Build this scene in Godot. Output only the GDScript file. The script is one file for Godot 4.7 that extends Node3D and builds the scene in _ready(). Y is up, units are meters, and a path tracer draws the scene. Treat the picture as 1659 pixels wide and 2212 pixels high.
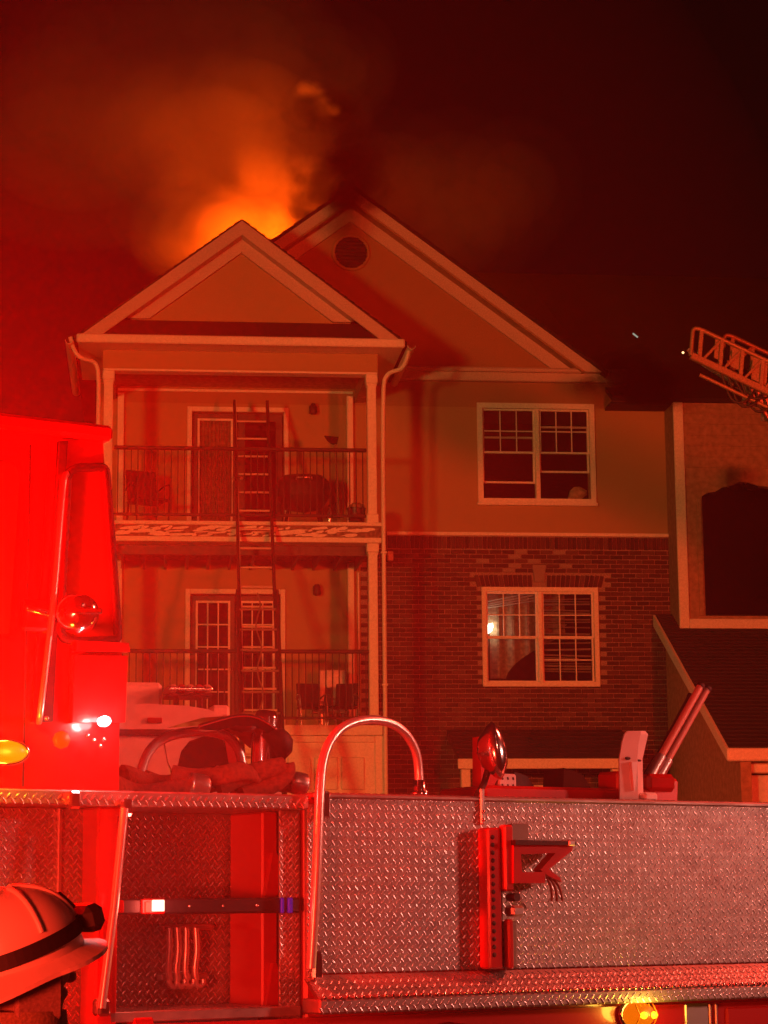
extends Node3D
# A night fire scene: a fire engine and a firefighter in front of a burning apartment building.
const HAZE := 0.00015
const BEACON := 15.0
const FIRE := 70.0
const PITCH_TREAD := 0.0275
# added mast lamps outside the frame, standing in for unseen emergency vehicles: name, label, place, target, colour, energy, angle, softness
var LAMPS := [
	["warm_floodlight", "added warm white stand-in lamp on a mast, left of the frame", Vector3(-11.0, 5.0, -3.0), Vector3(0.5, 6.0, -34.0), lc(1.0, 0.50, 0.12), 215.0, 26.0, 0.4],
	["red_floodlight", "added red stand-in for emergency lamps on a mast, right of the frame beyond the fire engine", Vector3(7.0, 4.6, -11.0), Vector3(-0.6, 6.4, -33.0), lc(1.0, 0.035, 0.008), 330.0, 34.0, 0.4],
	["garage_fill_light", "added red fill lamp on a mast at the left, aimed at the low garage", Vector3(-9.5, 4.2, -14.5), Vector3(4.6, 2.6, -29.5), lc(1.0, 0.04, 0.02), 190.0, 12.0, 0.7],  # added fill that reddens the garage side wall
	["white_floodlight", "added white stand-in lamp on a mast, right of the frame beside the fire engine", Vector3(8.8, 3.5, -6.7), Vector3(1.0, 1.6, -7.6), lc(1.0, 0.30, 0.22), 26.0, 14.0, 0.7],
	["high_floodlight", "added red stand-in for emergency lamps on a tall mast, right of the frame near the fire engine", Vector3(5.6, 5.4, -9.1), Vector3(-0.5, 1.8, -9.5), lc(1.0, 0.065, 0.035), 52.0, 36.0, 0.6],
	["rescue_fill_light", "added red fill lamp on a mast behind the fire engine, aimed at the white rescue truck", Vector3(8.6, 4.6, -12.2), Vector3(-1.2, 2.4, -12.2), lc(1.0, 0.075, 0.035), 150.0, 9.0, 0.6],  # added fill that brightens the white truck
	["scene_floodlight", "added warm stand-in lamp on a mast, right behind the camera", Vector3(5.0, 4.6, 0.5), Vector3(1.5, 1.55, -8.0), lc(1.0, 0.16, 0.10), 12.0, 14.0, 0.7],
	["left_fill_light", "added red fill lamp on a mast, left behind the camera", Vector3(-2.4, 1.32, -1.2), Vector3(-0.75, 1.58, -5.2), lc(1.0, 0.035, 0.014), 36.0, 17.0, 0.7],  # added red fill for the helmet and the engine recess
]
# smoke banks: picture x, y, depth behind the porch, size, density, how many, albedo
var SMOKE := [
	[595, 485, -8.2, 150, 0.07, 4, 0.92],
	[530, 465, -9.0, 180, 0.09, 5, 0.92],
	[585, 400, -9.5, 210, 0.08, 6, 0.9],
	[430, 470, -10.0, 240, 0.08, 5, 0.9],
	[500, 380, -9.0, 60, 0.35, 4, 0.12],
	[400, 500, -9.0, 60, 0.3, 3, 0.12],
	[520, 180, -9.5, 90, 0.25, 4, 0.1],
	[400, 340, -10.0, 400, 0.045, 7, 0.9],
	[260, 280, -11.0, 440, 0.035, 6, 0.9],
	[560, 270, -10.0, 280, 0.035, 5, 0.9],
	[600, 140, -10.5, 300, 0.03, 4, 0.9],
	[648, 184, -9.0, 34, 0.7, 3, 0.9],
	[668, 187, -9.0, 40, 0.8, 3, 0.9],
	[685, 196, -9.0, 38, 0.9, 3, 0.9],
	[698, 209, -9.0, 34, 1.0, 3, 0.9],
	[708, 222, -9.0, 32, 1.1, 3, 0.9],
	[719, 234, -9.0, 32, 1.0, 3, 0.9],
	[730, 243, -9.0, 28, 0.9, 2, 0.9],
	[690, 225, -9.0, 80, 0.2, 3, 0.9],
	[400, 90, -11.0, 460, 0.035, 6, 0.9],
	[150, 150, -11.0, 420, 0.03, 4, 0.9],
	[970, 450, -12.0, 330, 0.022, 7, 0.8],
	[660, 440, -6.5, 60, 0.7, 8, 0.04],
	[676, 398, -6.5, 80, 0.7, 7, 0.04],
	[640, 375, -7.0, 50, 0.45, 5, 0.06],
	[735, 330, -3.0, 130, 0.6, 6, 0.03],
	[760, 415, -1.2, 90, 1.3, 7, 0.02],
	[755, 480, -1.2, 90, 0.6, 4, 0.02],
	[815, 430, -1.2, 60, 0.7, 4, 0.02],
	[735, 240, -6.0, 140, 0.35, 5, 0.03],
	[1362, 826, -1.0, 110, 1.5, 9, 0.03],
	[1415, 842, -1.0, 100, 0.9, 6, 0.03],
	[1290, 836, -1.0, 70, 0.6, 4, 0.03],
	[1270, 828, -0.6, 60, 1.0, 3, 0.02],
	[1590, 1035, -0.8, 60, 1.6, 4, 0.02],
]

const LENS := 4900.0          # focal length in the units of a 1659 x 2212 picture
const PITCH := 9.9
const ROLL := -0.5
const EYE := Vector3(0, 1.6, 0)

var rng := RandomNumberGenerator.new()
var cam_basis: Basis
var names := {}
var M := {}
var house: Node3D
var engine: Node3D

# ---------------------------------------------------------------- helpers
func lc(r: float, g: float, b: float) -> Color:
	return Color(r, g, b).linear_to_srgb()

func numbered(n: String) -> String:
	if not names.has(n):
		names[n] = 0
		return n
	names[n] += 1
	return "%s_%03d" % [n, names[n]]

func thing(called: String, label: String, category: String, at := Vector3.ZERO, turn := 0.0, group := "") -> Node3D:
	var o := Node3D.new()
	o.name = numbered(called)
	add_child(o)
	o.position = at
	o.rotation_degrees.y = turn
	o.set_meta("label", label)
	o.set_meta("category", category)
	if group:
		o.set_meta("group", group)
	return o

func nb() -> SurfaceTool:
	var st := SurfaceTool.new()
	st.begin(Mesh.PRIMITIVE_TRIANGLES)
	return st

func put(called: String, st: SurfaceTool, mat: Material, parent: Node) -> MeshInstance3D:
	var o := MeshInstance3D.new()
	o.mesh = st.commit()
	o.material_override = mat
	o.name = numbered(called) if parent == self else called
	parent.add_child(o, true)
	if parent != self and not str(o.name).ends_with(called):
		pass
	return o

func inst(called: String, mesh: Mesh, mat: Material, parent: Node, xf: Transform3D) -> MeshInstance3D:
	var o := MeshInstance3D.new()
	o.mesh = mesh
	o.material_override = mat
	o.name = called
	parent.add_child(o, true)
	o.transform = xf
	return o

func holder(called: String, parent: Node) -> Node3D:
	var o := Node3D.new()
	o.name = called
	parent.add_child(o, true)
	return o

func quad(st: SurfaceTool, a: Vector3, b: Vector3, c: Vector3, d: Vector3) -> void:   # counter-clockwise from outside
	var n := (c - a).cross(d - b).normalized()
	for v in [a, c, b, a, d, c]:
		st.set_normal(n)
		st.add_vertex(v)

func tri(st: SurfaceTool, a: Vector3, b: Vector3, c: Vector3) -> void:
	var n := (b - a).cross(c - a).normalized()
	for v in [a, c, b]:
		st.set_normal(n)
		st.add_vertex(v)

func vx(st: SurfaceTool, v: Vector3, n: Vector3) -> void:
	st.set_normal(n)
	st.add_vertex(v)

func squad(st: SurfaceTool, a: Vector3, b: Vector3, c: Vector3, d: Vector3, na: Vector3, nb_: Vector3, nc: Vector3, nd: Vector3) -> void:
	vx(st, a, na); vx(st, c, nc); vx(st, b, nb_)
	vx(st, a, na); vx(st, d, nd); vx(st, c, nc)

func faceq(st: SurfaceTool, mid: Vector3, a: Vector3, b: Vector3, c: Vector3, d: Vector3) -> void:
	if (c - a).cross(d - b).dot((a + b + c + d) * 0.25 - mid) < 0.0:
		quad(st, d, c, b, a)
	else:
		quad(st, a, b, c, d)

func facet(st: SurfaceTool, mid: Vector3, a: Vector3, b: Vector3, c: Vector3) -> void:
	if (b - a).cross(c - a).dot((a + b + c) / 3.0 - mid) < 0.0:
		tri(st, c, b, a)
	else:
		tri(st, a, b, c)

# a box with bevelled edges (bevel 0: a plain box)
func box(st: SurfaceTool, c: Vector3, s: Vector3, bevel := 0.0, bs := Basis()) -> void:
	var h := s * 0.5
	bevel = minf(bevel, minf(h.x, minf(h.y, h.z)) * 0.8)
	var k := {}
	for sx in [-1, 1]:
		for sy in [-1, 1]:
			for sz in [-1, 1]:
				var p := Vector3(sx * h.x, sy * h.y, sz * h.z)
				k[Vector3i(sx, sy, sz)] = [c + bs * (p - Vector3(0, sy, sz) * bevel), c + bs * (p - Vector3(sx, 0, sz) * bevel), c + bs * (p - Vector3(sx, sy, 0) * bevel)]
	for s1 in [-1, 1]:
		faceq(st, c, k[Vector3i(s1, -1, -1)][0], k[Vector3i(s1, 1, -1)][0], k[Vector3i(s1, 1, 1)][0], k[Vector3i(s1, -1, 1)][0])
		faceq(st, c, k[Vector3i(-1, s1, -1)][1], k[Vector3i(1, s1, -1)][1], k[Vector3i(1, s1, 1)][1], k[Vector3i(-1, s1, 1)][1])
		faceq(st, c, k[Vector3i(-1, -1, s1)][2], k[Vector3i(1, -1, s1)][2], k[Vector3i(1, 1, s1)][2], k[Vector3i(-1, 1, s1)][2])
	if bevel <= 0.0:
		return
	for s1 in [-1, 1]:
		for s2 in [-1, 1]:
			faceq(st, c, k[Vector3i(s1, s2, -1)][0], k[Vector3i(s1, s2, -1)][1], k[Vector3i(s1, s2, 1)][1], k[Vector3i(s1, s2, 1)][0])
			faceq(st, c, k[Vector3i(s1, -1, s2)][0], k[Vector3i(s1, -1, s2)][2], k[Vector3i(s1, 1, s2)][2], k[Vector3i(s1, 1, s2)][0])
			faceq(st, c, k[Vector3i(-1, s1, s2)][1], k[Vector3i(-1, s1, s2)][2], k[Vector3i(1, s1, s2)][2], k[Vector3i(1, s1, s2)][1])
			for s3 in [-1, 1]:
				facet(st, c, k[Vector3i(s1, s2, s3)][0], k[Vector3i(s1, s2, s3)][1], k[Vector3i(s1, s2, s3)][2])

# a box between two corners
func span(st: SurfaceTool, a: Vector3, b: Vector3, bevel := 0.0) -> void:
	box(st, (a + b) * 0.5, (b - a).abs(), bevel)

# a rectangular bar along a line; h is measured along `up`
func bar(st: SurfaceTool, a: Vector3, b: Vector3, w: float, h: float, up := Vector3.UP, bevel := 0.0) -> void:
	var z := (b - a).normalized()
	var x := up.cross(z)
	if x.length() < 1e-4:
		x = Vector3.RIGHT.cross(z)
	x = x.normalized()
	box(st, (a + b) * 0.5, Vector3(w, h, a.distance_to(b)), bevel, Basis(x, z.cross(x), z))

func tube(st: SurfaceTool, pts: PackedVector3Array, r: float, sides := 10, flat := 1.0) -> void:
	var n := pts.size()
	var dirs: Array[Vector3] = []
	for i in n:
		dirs.append((pts[mini(i + 1, n - 1)] - pts[maxi(i - 1, 0)]).normalized())
	var u := dirs[0].cross(Vector3(0.31, 0.2, 0.93)).normalized()
	var rings := []
	for i in n:
		u = (u - dirs[i] * u.dot(dirs[i])).normalized()
		var w := dirs[i].cross(u)
		var ring := []
		for k in sides:
			var a := TAU * k / sides
			ring.append([u * cos(a) * r + w * sin(a) * r * flat, (u * cos(a) * flat + w * sin(a)).normalized()])
		rings.append(ring)
	for i in n - 1:
		for k in sides:
			var k2 := (k + 1) % sides
			squad(st, pts[i] + rings[i][k][0], pts[i] + rings[i][k2][0], pts[i + 1] + rings[i + 1][k2][0], pts[i + 1] + rings[i + 1][k][0], rings[i][k][1], rings[i][k2][1], rings[i + 1][k2][1], rings[i + 1][k][1])
	for k in sides:
		var k2 := (k + 1) % sides
		tri(st, pts[0], pts[0] + rings[0][k2][0], pts[0] + rings[0][k][0])
		tri(st, pts[n - 1], pts[n - 1] + rings[n - 1][k][0], pts[n - 1] + rings[n - 1][k2][0])

# rounds the corners of a path
func smooth_path(pts: PackedVector3Array, steps := 5, pull := 0.5) -> PackedVector3Array:
	var out := PackedVector3Array([pts[0]])
	for i in range(1, pts.size() - 1):
		var a := pts[i].lerp(pts[i - 1], pull)
		var b := pts[i].lerp(pts[i + 1], pull)
		for k in steps + 1:
			var t := float(k) / steps
			out.append(a.lerp(pts[i], t).lerp(pts[i].lerp(b, t), t))
	out.append(pts[pts.size() - 1])
	return out

# profile of (radius, height) turned about y, then placed by xf
func lathe(st: SurfaceTool, prof: PackedVector2Array, seg: int, xf := Transform3D()) -> void:
	var nrm := []
	for i in prof.size():
		var d := prof[mini(i + 1, prof.size() - 1)] - prof[maxi(i - 1, 0)]
		nrm.append(Vector2(d.y, -d.x).normalized())
	var nb3 := xf.basis.inverse().transposed()
	for k in seg:
		var a0 := TAU * k / seg
		var a1 := TAU * (k + 1) / seg
		for i in prof.size() - 1:
			var q := []
			var m := []
			for e in [[i, a0], [i, a1], [i + 1, a1], [i + 1, a0]]:
				var p: Vector2 = prof[e[0]]
				var n2: Vector2 = nrm[e[0]]
				q.append(xf * Vector3(p.x * cos(e[1]), p.y, -p.x * sin(e[1])))
				m.append((nb3 * Vector3(n2.x * cos(e[1]), n2.y, -n2.x * sin(e[1]))).normalized())
			squad(st, q[0], q[1], q[2], q[3], m[0], m[1], m[2], m[3])

# a polygon in x-y given a thickness in z (z0 < z1)
func prism(st: SurfaceTool, poly: PackedVector2Array, z0: float, z1: float, xf := Transform3D()) -> void:
	if Geometry2D.is_polygon_clockwise(poly):
		poly = poly.duplicate()
		poly.reverse()
	# is_polygon_clockwise speaks of y-down pictures; settle the turn by area
	var area := 0.0
	for i in poly.size():
		area += poly[i].cross(poly[(i + 1) % poly.size()])
	if area < 0.0:
		poly = poly.duplicate()
		poly.reverse()
	var idx := Geometry2D.triangulate_polygon(poly)
	for i in range(0, idx.size(), 3):
		var a := poly[idx[i]]
		var b := poly[idx[i + 1]]
		var c := poly[idx[i + 2]]
		if (b - a).cross(c - a) < 0.0:
			var t := b
			b = c
			c = t
		tri(st, xf * Vector3(a.x, a.y, z1), xf * Vector3(b.x, b.y, z1), xf * Vector3(c.x, c.y, z1))
		tri(st, xf * Vector3(a.x, a.y, z0), xf * Vector3(c.x, c.y, z0), xf * Vector3(b.x, b.y, z0))
	for i in poly.size():
		var a := poly[i]
		var b := poly[(i + 1) % poly.size()]
		quad(st, xf * Vector3(a.x, a.y, z0), xf * Vector3(b.x, b.y, z0), xf * Vector3(b.x, b.y, z1), xf * Vector3(a.x, a.y, z1))

# a wall (front at z1, back at z0) with rectangular holes
func wall(st: SurfaceTool, r: Rect2, z0: float, z1: float, holes: Array = []) -> void:
	var xs := [r.position.x, r.end.x]
	var ys := [r.position.y, r.end.y]
	for h in holes:
		xs += [h.position.x, h.end.x]
		ys += [h.position.y, h.end.y]
	xs.sort()
	ys.sort()
	var solid := func(i: int, j: int) -> bool:
		if i < 0 or j < 0 or i >= xs.size() - 1 or j >= ys.size() - 1:
			return false
		var m := Vector2((xs[i] + xs[i + 1]) * 0.5, (ys[j] + ys[j + 1]) * 0.5)
		if not r.has_point(m):
			return false
		for h in holes:
			if h.has_point(m):
				return false
		return true
	for i in xs.size() - 1:
		for j in ys.size() - 1:
			if not solid.call(i, j) or xs[i + 1] - xs[i] < 1e-5 or ys[j + 1] - ys[j] < 1e-5:
				continue
			var a := Vector3(xs[i], ys[j], 0)
			var b := Vector3(xs[i + 1], ys[j], 0)
			var c := Vector3(xs[i + 1], ys[j + 1], 0)
			var d := Vector3(xs[i], ys[j + 1], 0)
			var f := Vector3(0, 0, z1)
			var k := Vector3(0, 0, z0)
			quad(st, a + f, b + f, c + f, d + f)
			quad(st, b + k, a + k, d + k, c + k)
			if not solid.call(i - 1, j): quad(st, a + k, a + f, d + f, d + k)
			if not solid.call(i + 1, j): quad(st, b + f, b + k, c + k, c + f)
			if not solid.call(i, j - 1): quad(st, a + k, b + k, b + f, a + f)
			if not solid.call(i, j + 1): quad(st, d + f, c + f, c + k, d + k)

func rect(a: Vector3, b: Vector3) -> Rect2:
	return Rect2(Vector2(minf(a.x, b.x), minf(a.y, b.y)), Vector2(absf(a.x - b.x), absf(a.y - b.y)))

# a board along a sloping edge: from p to q (the upper edge), w wide measured downwards
func rake(st: SurfaceTool, p: Vector2, q: Vector2, off: float, w: float, z0: float, z1: float) -> void:
	var d := (q - p).normalized()
	var n := Vector2(d.y, -d.x)
	if n.y > 0.0:
		n = -n
	# plumb ends
	var v := Vector2(0, n.length_squared() / n.y)
	prism(st, PackedVector2Array([p + v * off, q + v * off, q + v * (off + w), p + v * (off + w)]), z0, z1)

# the same, cut off level at the height y_cut
func rake_cut(st: SurfaceTool, p: Vector2, q: Vector2, off: float, w: float, z0: float, z1: float, y_cut: float) -> void:
	var m := (q.x - p.x) / (q.y - p.y)
	var pts := PackedVector2Array()
	for o in [off, off + w]:
		var y0: float = p.y - o
		pts.append(Vector2(p.x, y0))
		pts.append(Vector2(p.x + (y_cut - y0) * m, y_cut))
	prism(st, PackedVector2Array([pts[0], pts[1], pts[3], pts[2]]), z0, z1)

# where the line of sight through a picture point meets the plane z = zl of a node standing on the ground
func on(node: Node3D, px: float, py: float, zl: float) -> Vector3:
	var d := cam_basis * Vector3((px - 829.5) / LENS, -(py - 1106.0) / LENS, -1.0)
	var inv := node.transform.affine_inverse()
	var o := inv * EYE
	var l := inv.basis * d
	return o + l * ((zl - o.z) / l.z)

func hp(px: float, py: float, zl: float) -> Vector3:
	return on(house, px, py, zl)

func tp(px: float, py: float, zl := 0.0) -> Vector3:
	return on(engine, px, py, zl)

func v2(v: Vector3) -> Vector2:
	return Vector2(v.x, v.y)

# ---------------------------------------------------------------- materials
func mat(key: String, c: Color, rough := 0.7, metal := 0.0) -> StandardMaterial3D:
	var m := StandardMaterial3D.new()
	m.resource_name = key
	m.albedo_color = c
	m.roughness = rough
	m.metallic = metal
	M[key] = m
	return m

func noise_tex(seed_: int, freq: float, lo: Color, hi: Color, size := 512, bump := false, octaves := 5, kind := FastNoiseLite.TYPE_SIMPLEX_SMOOTH) -> NoiseTexture2D:
	var n := FastNoiseLite.new()
	n.seed = seed_
	n.frequency = freq
	n.noise_type = kind
	n.fractal_octaves = octaves
	var t := NoiseTexture2D.new()
	t.width = size
	t.height = size
	t.seamless = true
	t.noise = n
	var g := Gradient.new()
	g.set_color(0, lo)
	g.set_color(1, hi)
	t.color_ramp = g
	if bump:
		t.as_normal_map = true
	return t

func worn(m: StandardMaterial3D, seed_: int, freq: float, lo: float, hi: float, scale: float, bump_cm := 0.0, octaves := 5) -> void:
	m.albedo_texture = noise_tex(seed_, freq, Color(lo, lo, lo), Color(hi, hi, hi), 512, false, octaves)
	m.uv1_triplanar = true
	m.uv1_world_triplanar = true
	m.uv1_scale = Vector3.ONE * scale
	if bump_cm > 0.0:
		m.heightmap_enabled = true
		m.heightmap_texture = m.albedo_texture
		m.heightmap_scale = bump_cm

func glow(key: String, c: Color, energy: float) -> StandardMaterial3D:
	var m := mat(key, Color(0.02, 0.02, 0.02), 0.4)
	m.emission_enabled = true
	m.emission = c
	m.emission_energy_multiplier = energy
	return m

func make_materials() -> void:
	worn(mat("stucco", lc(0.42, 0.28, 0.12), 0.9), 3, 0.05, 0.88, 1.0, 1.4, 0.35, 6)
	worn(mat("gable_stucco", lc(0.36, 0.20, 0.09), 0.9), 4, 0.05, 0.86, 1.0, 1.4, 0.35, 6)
	worn(mat("trim", lc(0.86, 0.80, 0.66), 0.6), 5, 0.04, 0.88, 1.0, 0.9, 0.08, 5)
	worn(mat("rake_trim", lc(0.62, 0.50, 0.40), 0.65), 33, 0.05, 0.8, 1.0, 1.2, 0.1, 5)
	worn(mat("peeling", lc(0.40, 0.26, 0.17), 0.9), 6, 0.03, 0.4, 1.0, 0.9, 0.6, 5)
	worn(mat("siding", lc(0.46, 0.27, 0.15), 0.8), 7, 0.02, 0.75, 1.0, 0.8, 0.15, 5)
	worn(mat("mortar", lc(0.46, 0.31, 0.25), 0.95), 8, 0.05, 0.6, 1.0, 1.5, 0.3, 5)
	worn(mat("shingle", lc(0.035, 0.028, 0.028), 0.9), 9, 0.06, 0.4, 1.0, 1.5, 0.6, 5)
	var bc := [lc(0.095, 0.032, 0.026), lc(0.125, 0.043, 0.034), lc(0.072, 0.025, 0.022), lc(0.17, 0.075, 0.06), lc(0.42, 0.32, 0.27)]
	for i in 5:
		worn(mat("brick%d" % i, bc[i], 0.9), 20 + i, 0.06, 0.6, 1.0, 2.0, 0.3, 4)
	var bm := mat("brick_mass", Color.WHITE, 0.9)
	worn(bm, 20, 0.06, 0.6, 1.0, 2.0, 0.3, 4)
	bm.vertex_color_use_as_albedo = true
	mat("iron", lc(0.018, 0.016, 0.016), 0.5, 0.2)
	mat("dark", lc(0.012, 0.010, 0.010), 0.8)
	worn(mat("door", lc(0.10, 0.07, 0.06), 0.5), 10, 0.03, 0.7, 1.0, 1.0)
	worn(mat("curtain", lc(0.50, 0.34, 0.20), 0.9), 11, 0.02, 0.6, 1.0, 1.2)
	worn(mat("interior", lc(0.05, 0.03, 0.025), 0.95), 12, 0.02, 0.5, 1.0, 0.5)
	worn(mat("charred", lc(0.006, 0.005, 0.005), 1.0), 13, 0.04, 0.4, 1.0, 1.0, 0.8)
	mat("blind", lc(0.45, 0.36, 0.28), 0.8)
	var gl := mat("pane", Color(0.05, 0.05, 0.05, 0.12), 0.04)
	gl.transparency = BaseMaterial3D.TRANSPARENCY_ALPHA
	gl.metallic_specular = 0.5
	worn(mat("ladder_dark", lc(0.045, 0.03, 0.028), 0.6), 14, 0.05, 0.6, 1.0, 2.0)
	mat("ladder_rung", lc(0.62, 0.50, 0.40), 0.45, 0.3)
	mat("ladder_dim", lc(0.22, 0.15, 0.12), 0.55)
	worn(mat("asphalt", lc(0.05, 0.05, 0.05), 0.85), 15, 0.05, 0.5, 1.0, 0.5, 0.5)
	worn(mat("lawn", lc(0.05, 0.075, 0.03), 0.95), 16, 0.05, 0.5, 1.0, 0.3, 2.0)
	worn(mat("concrete", lc(0.32, 0.30, 0.27), 0.9), 17, 0.03, 0.7, 1.0, 0.5, 0.2)
	# fire engine
	var rp := mat("red_paint", lc(0.50, 0.012, 0.012), 0.3)
	rp.clearcoat_enabled = true
	rp.clearcoat = 0.7
	rp.clearcoat_roughness = 0.08
	worn(mat("tread", lc(0.49, 0.45, 0.41), 0.48, 0.72), 18, 0.02, 0.72, 1.0, 1.7, 0.0, 6)
	M.tread.roughness = 1.0
	M.tread.roughness_texture = noise_tex(41, 0.012, Color(0.36, 0.36, 0.36), Color(0.68, 0.68, 0.68), 512, false, 6)
	worn(mat("tread_lug", lc(0.92, 0.90, 0.87), 0.27, 0.8), 19, 0.02, 0.75, 1.0, 1.7)
	mat("chrome", lc(0.86, 0.85, 0.84), 0.14, 1.0)
	mat("rail", lc(0.78, 0.74, 0.70), 0.28, 0.65)
	mat("pole", lc(0.50, 0.28, 0.22), 0.4)
	mat("grey_plate", lc(0.20, 0.18, 0.15), 0.5, 0.3)
	mat("cab_glass_reddened", lc(0.22, 0.045, 0.02), 0.08)  # red light reflected in the windows is put into this colour
	worn(mat("ladder_gold", lc(0.30, 0.25, 0.15), 0.5, 0.3), 32, 0.04, 0.6, 1.0, 2.0)
	mat("satin_metal", lc(0.70, 0.66, 0.62), 0.3, 0.9)
	worn(mat("aluminium", lc(0.55, 0.50, 0.44), 0.4, 0.6), 24, 0.03, 0.6, 1.0, 1.5)
	mat("rubber", lc(0.012, 0.012, 0.012), 0.65)
	mat("black_plastic", lc(0.02, 0.02, 0.024), 0.4)
	mat("dark_glass", lc(0.01, 0.01, 0.012), 0.05)
	worn(mat("white_paint", lc(0.82, 0.79, 0.74), 0.35), 25, 0.02, 0.88, 1.0, 1.0)
	worn(mat("canvas_red", lc(0.42, 0.10, 0.06), 0.9), 26, 0.05, 0.6, 1.0, 2.0, 0.3)
	worn(mat("hose", lc(0.40, 0.30, 0.20), 0.9), 27, 0.06, 0.6, 1.0, 3.0, 0.3)
	worn(mat("wood", lc(0.34, 0.20, 0.10), 0.6), 28, 0.03, 0.6, 1.0, 2.0)
	mat("lens_amber", lc(0.5, 0.18, 0.01), 0.15)
	mat("lens_red", lc(0.35, 0.01, 0.01), 0.12)
	# firefighter
	mat("helmet", lc(0.78, 0.68, 0.55), 0.3).clearcoat_enabled = true
	worn(mat("hood", lc(0.34, 0.24, 0.19), 0.9), 34, 0.08, 0.7, 1.0, 3.0, 0.3)
	worn(mat("coat", lc(0.36, 0.25, 0.14), 0.9), 29, 0.08, 0.6, 1.0, 3.0, 0.3)
	mat("reflective", lc(0.55, 0.55, 0.35), 0.4)
	mat("skin", lc(0.42, 0.24, 0.16), 0.55)
	mat("glove", lc(0.06, 0.04, 0.03), 0.85)
	mat("strap", lc(0.012, 0.011, 0.011), 0.7)

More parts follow.
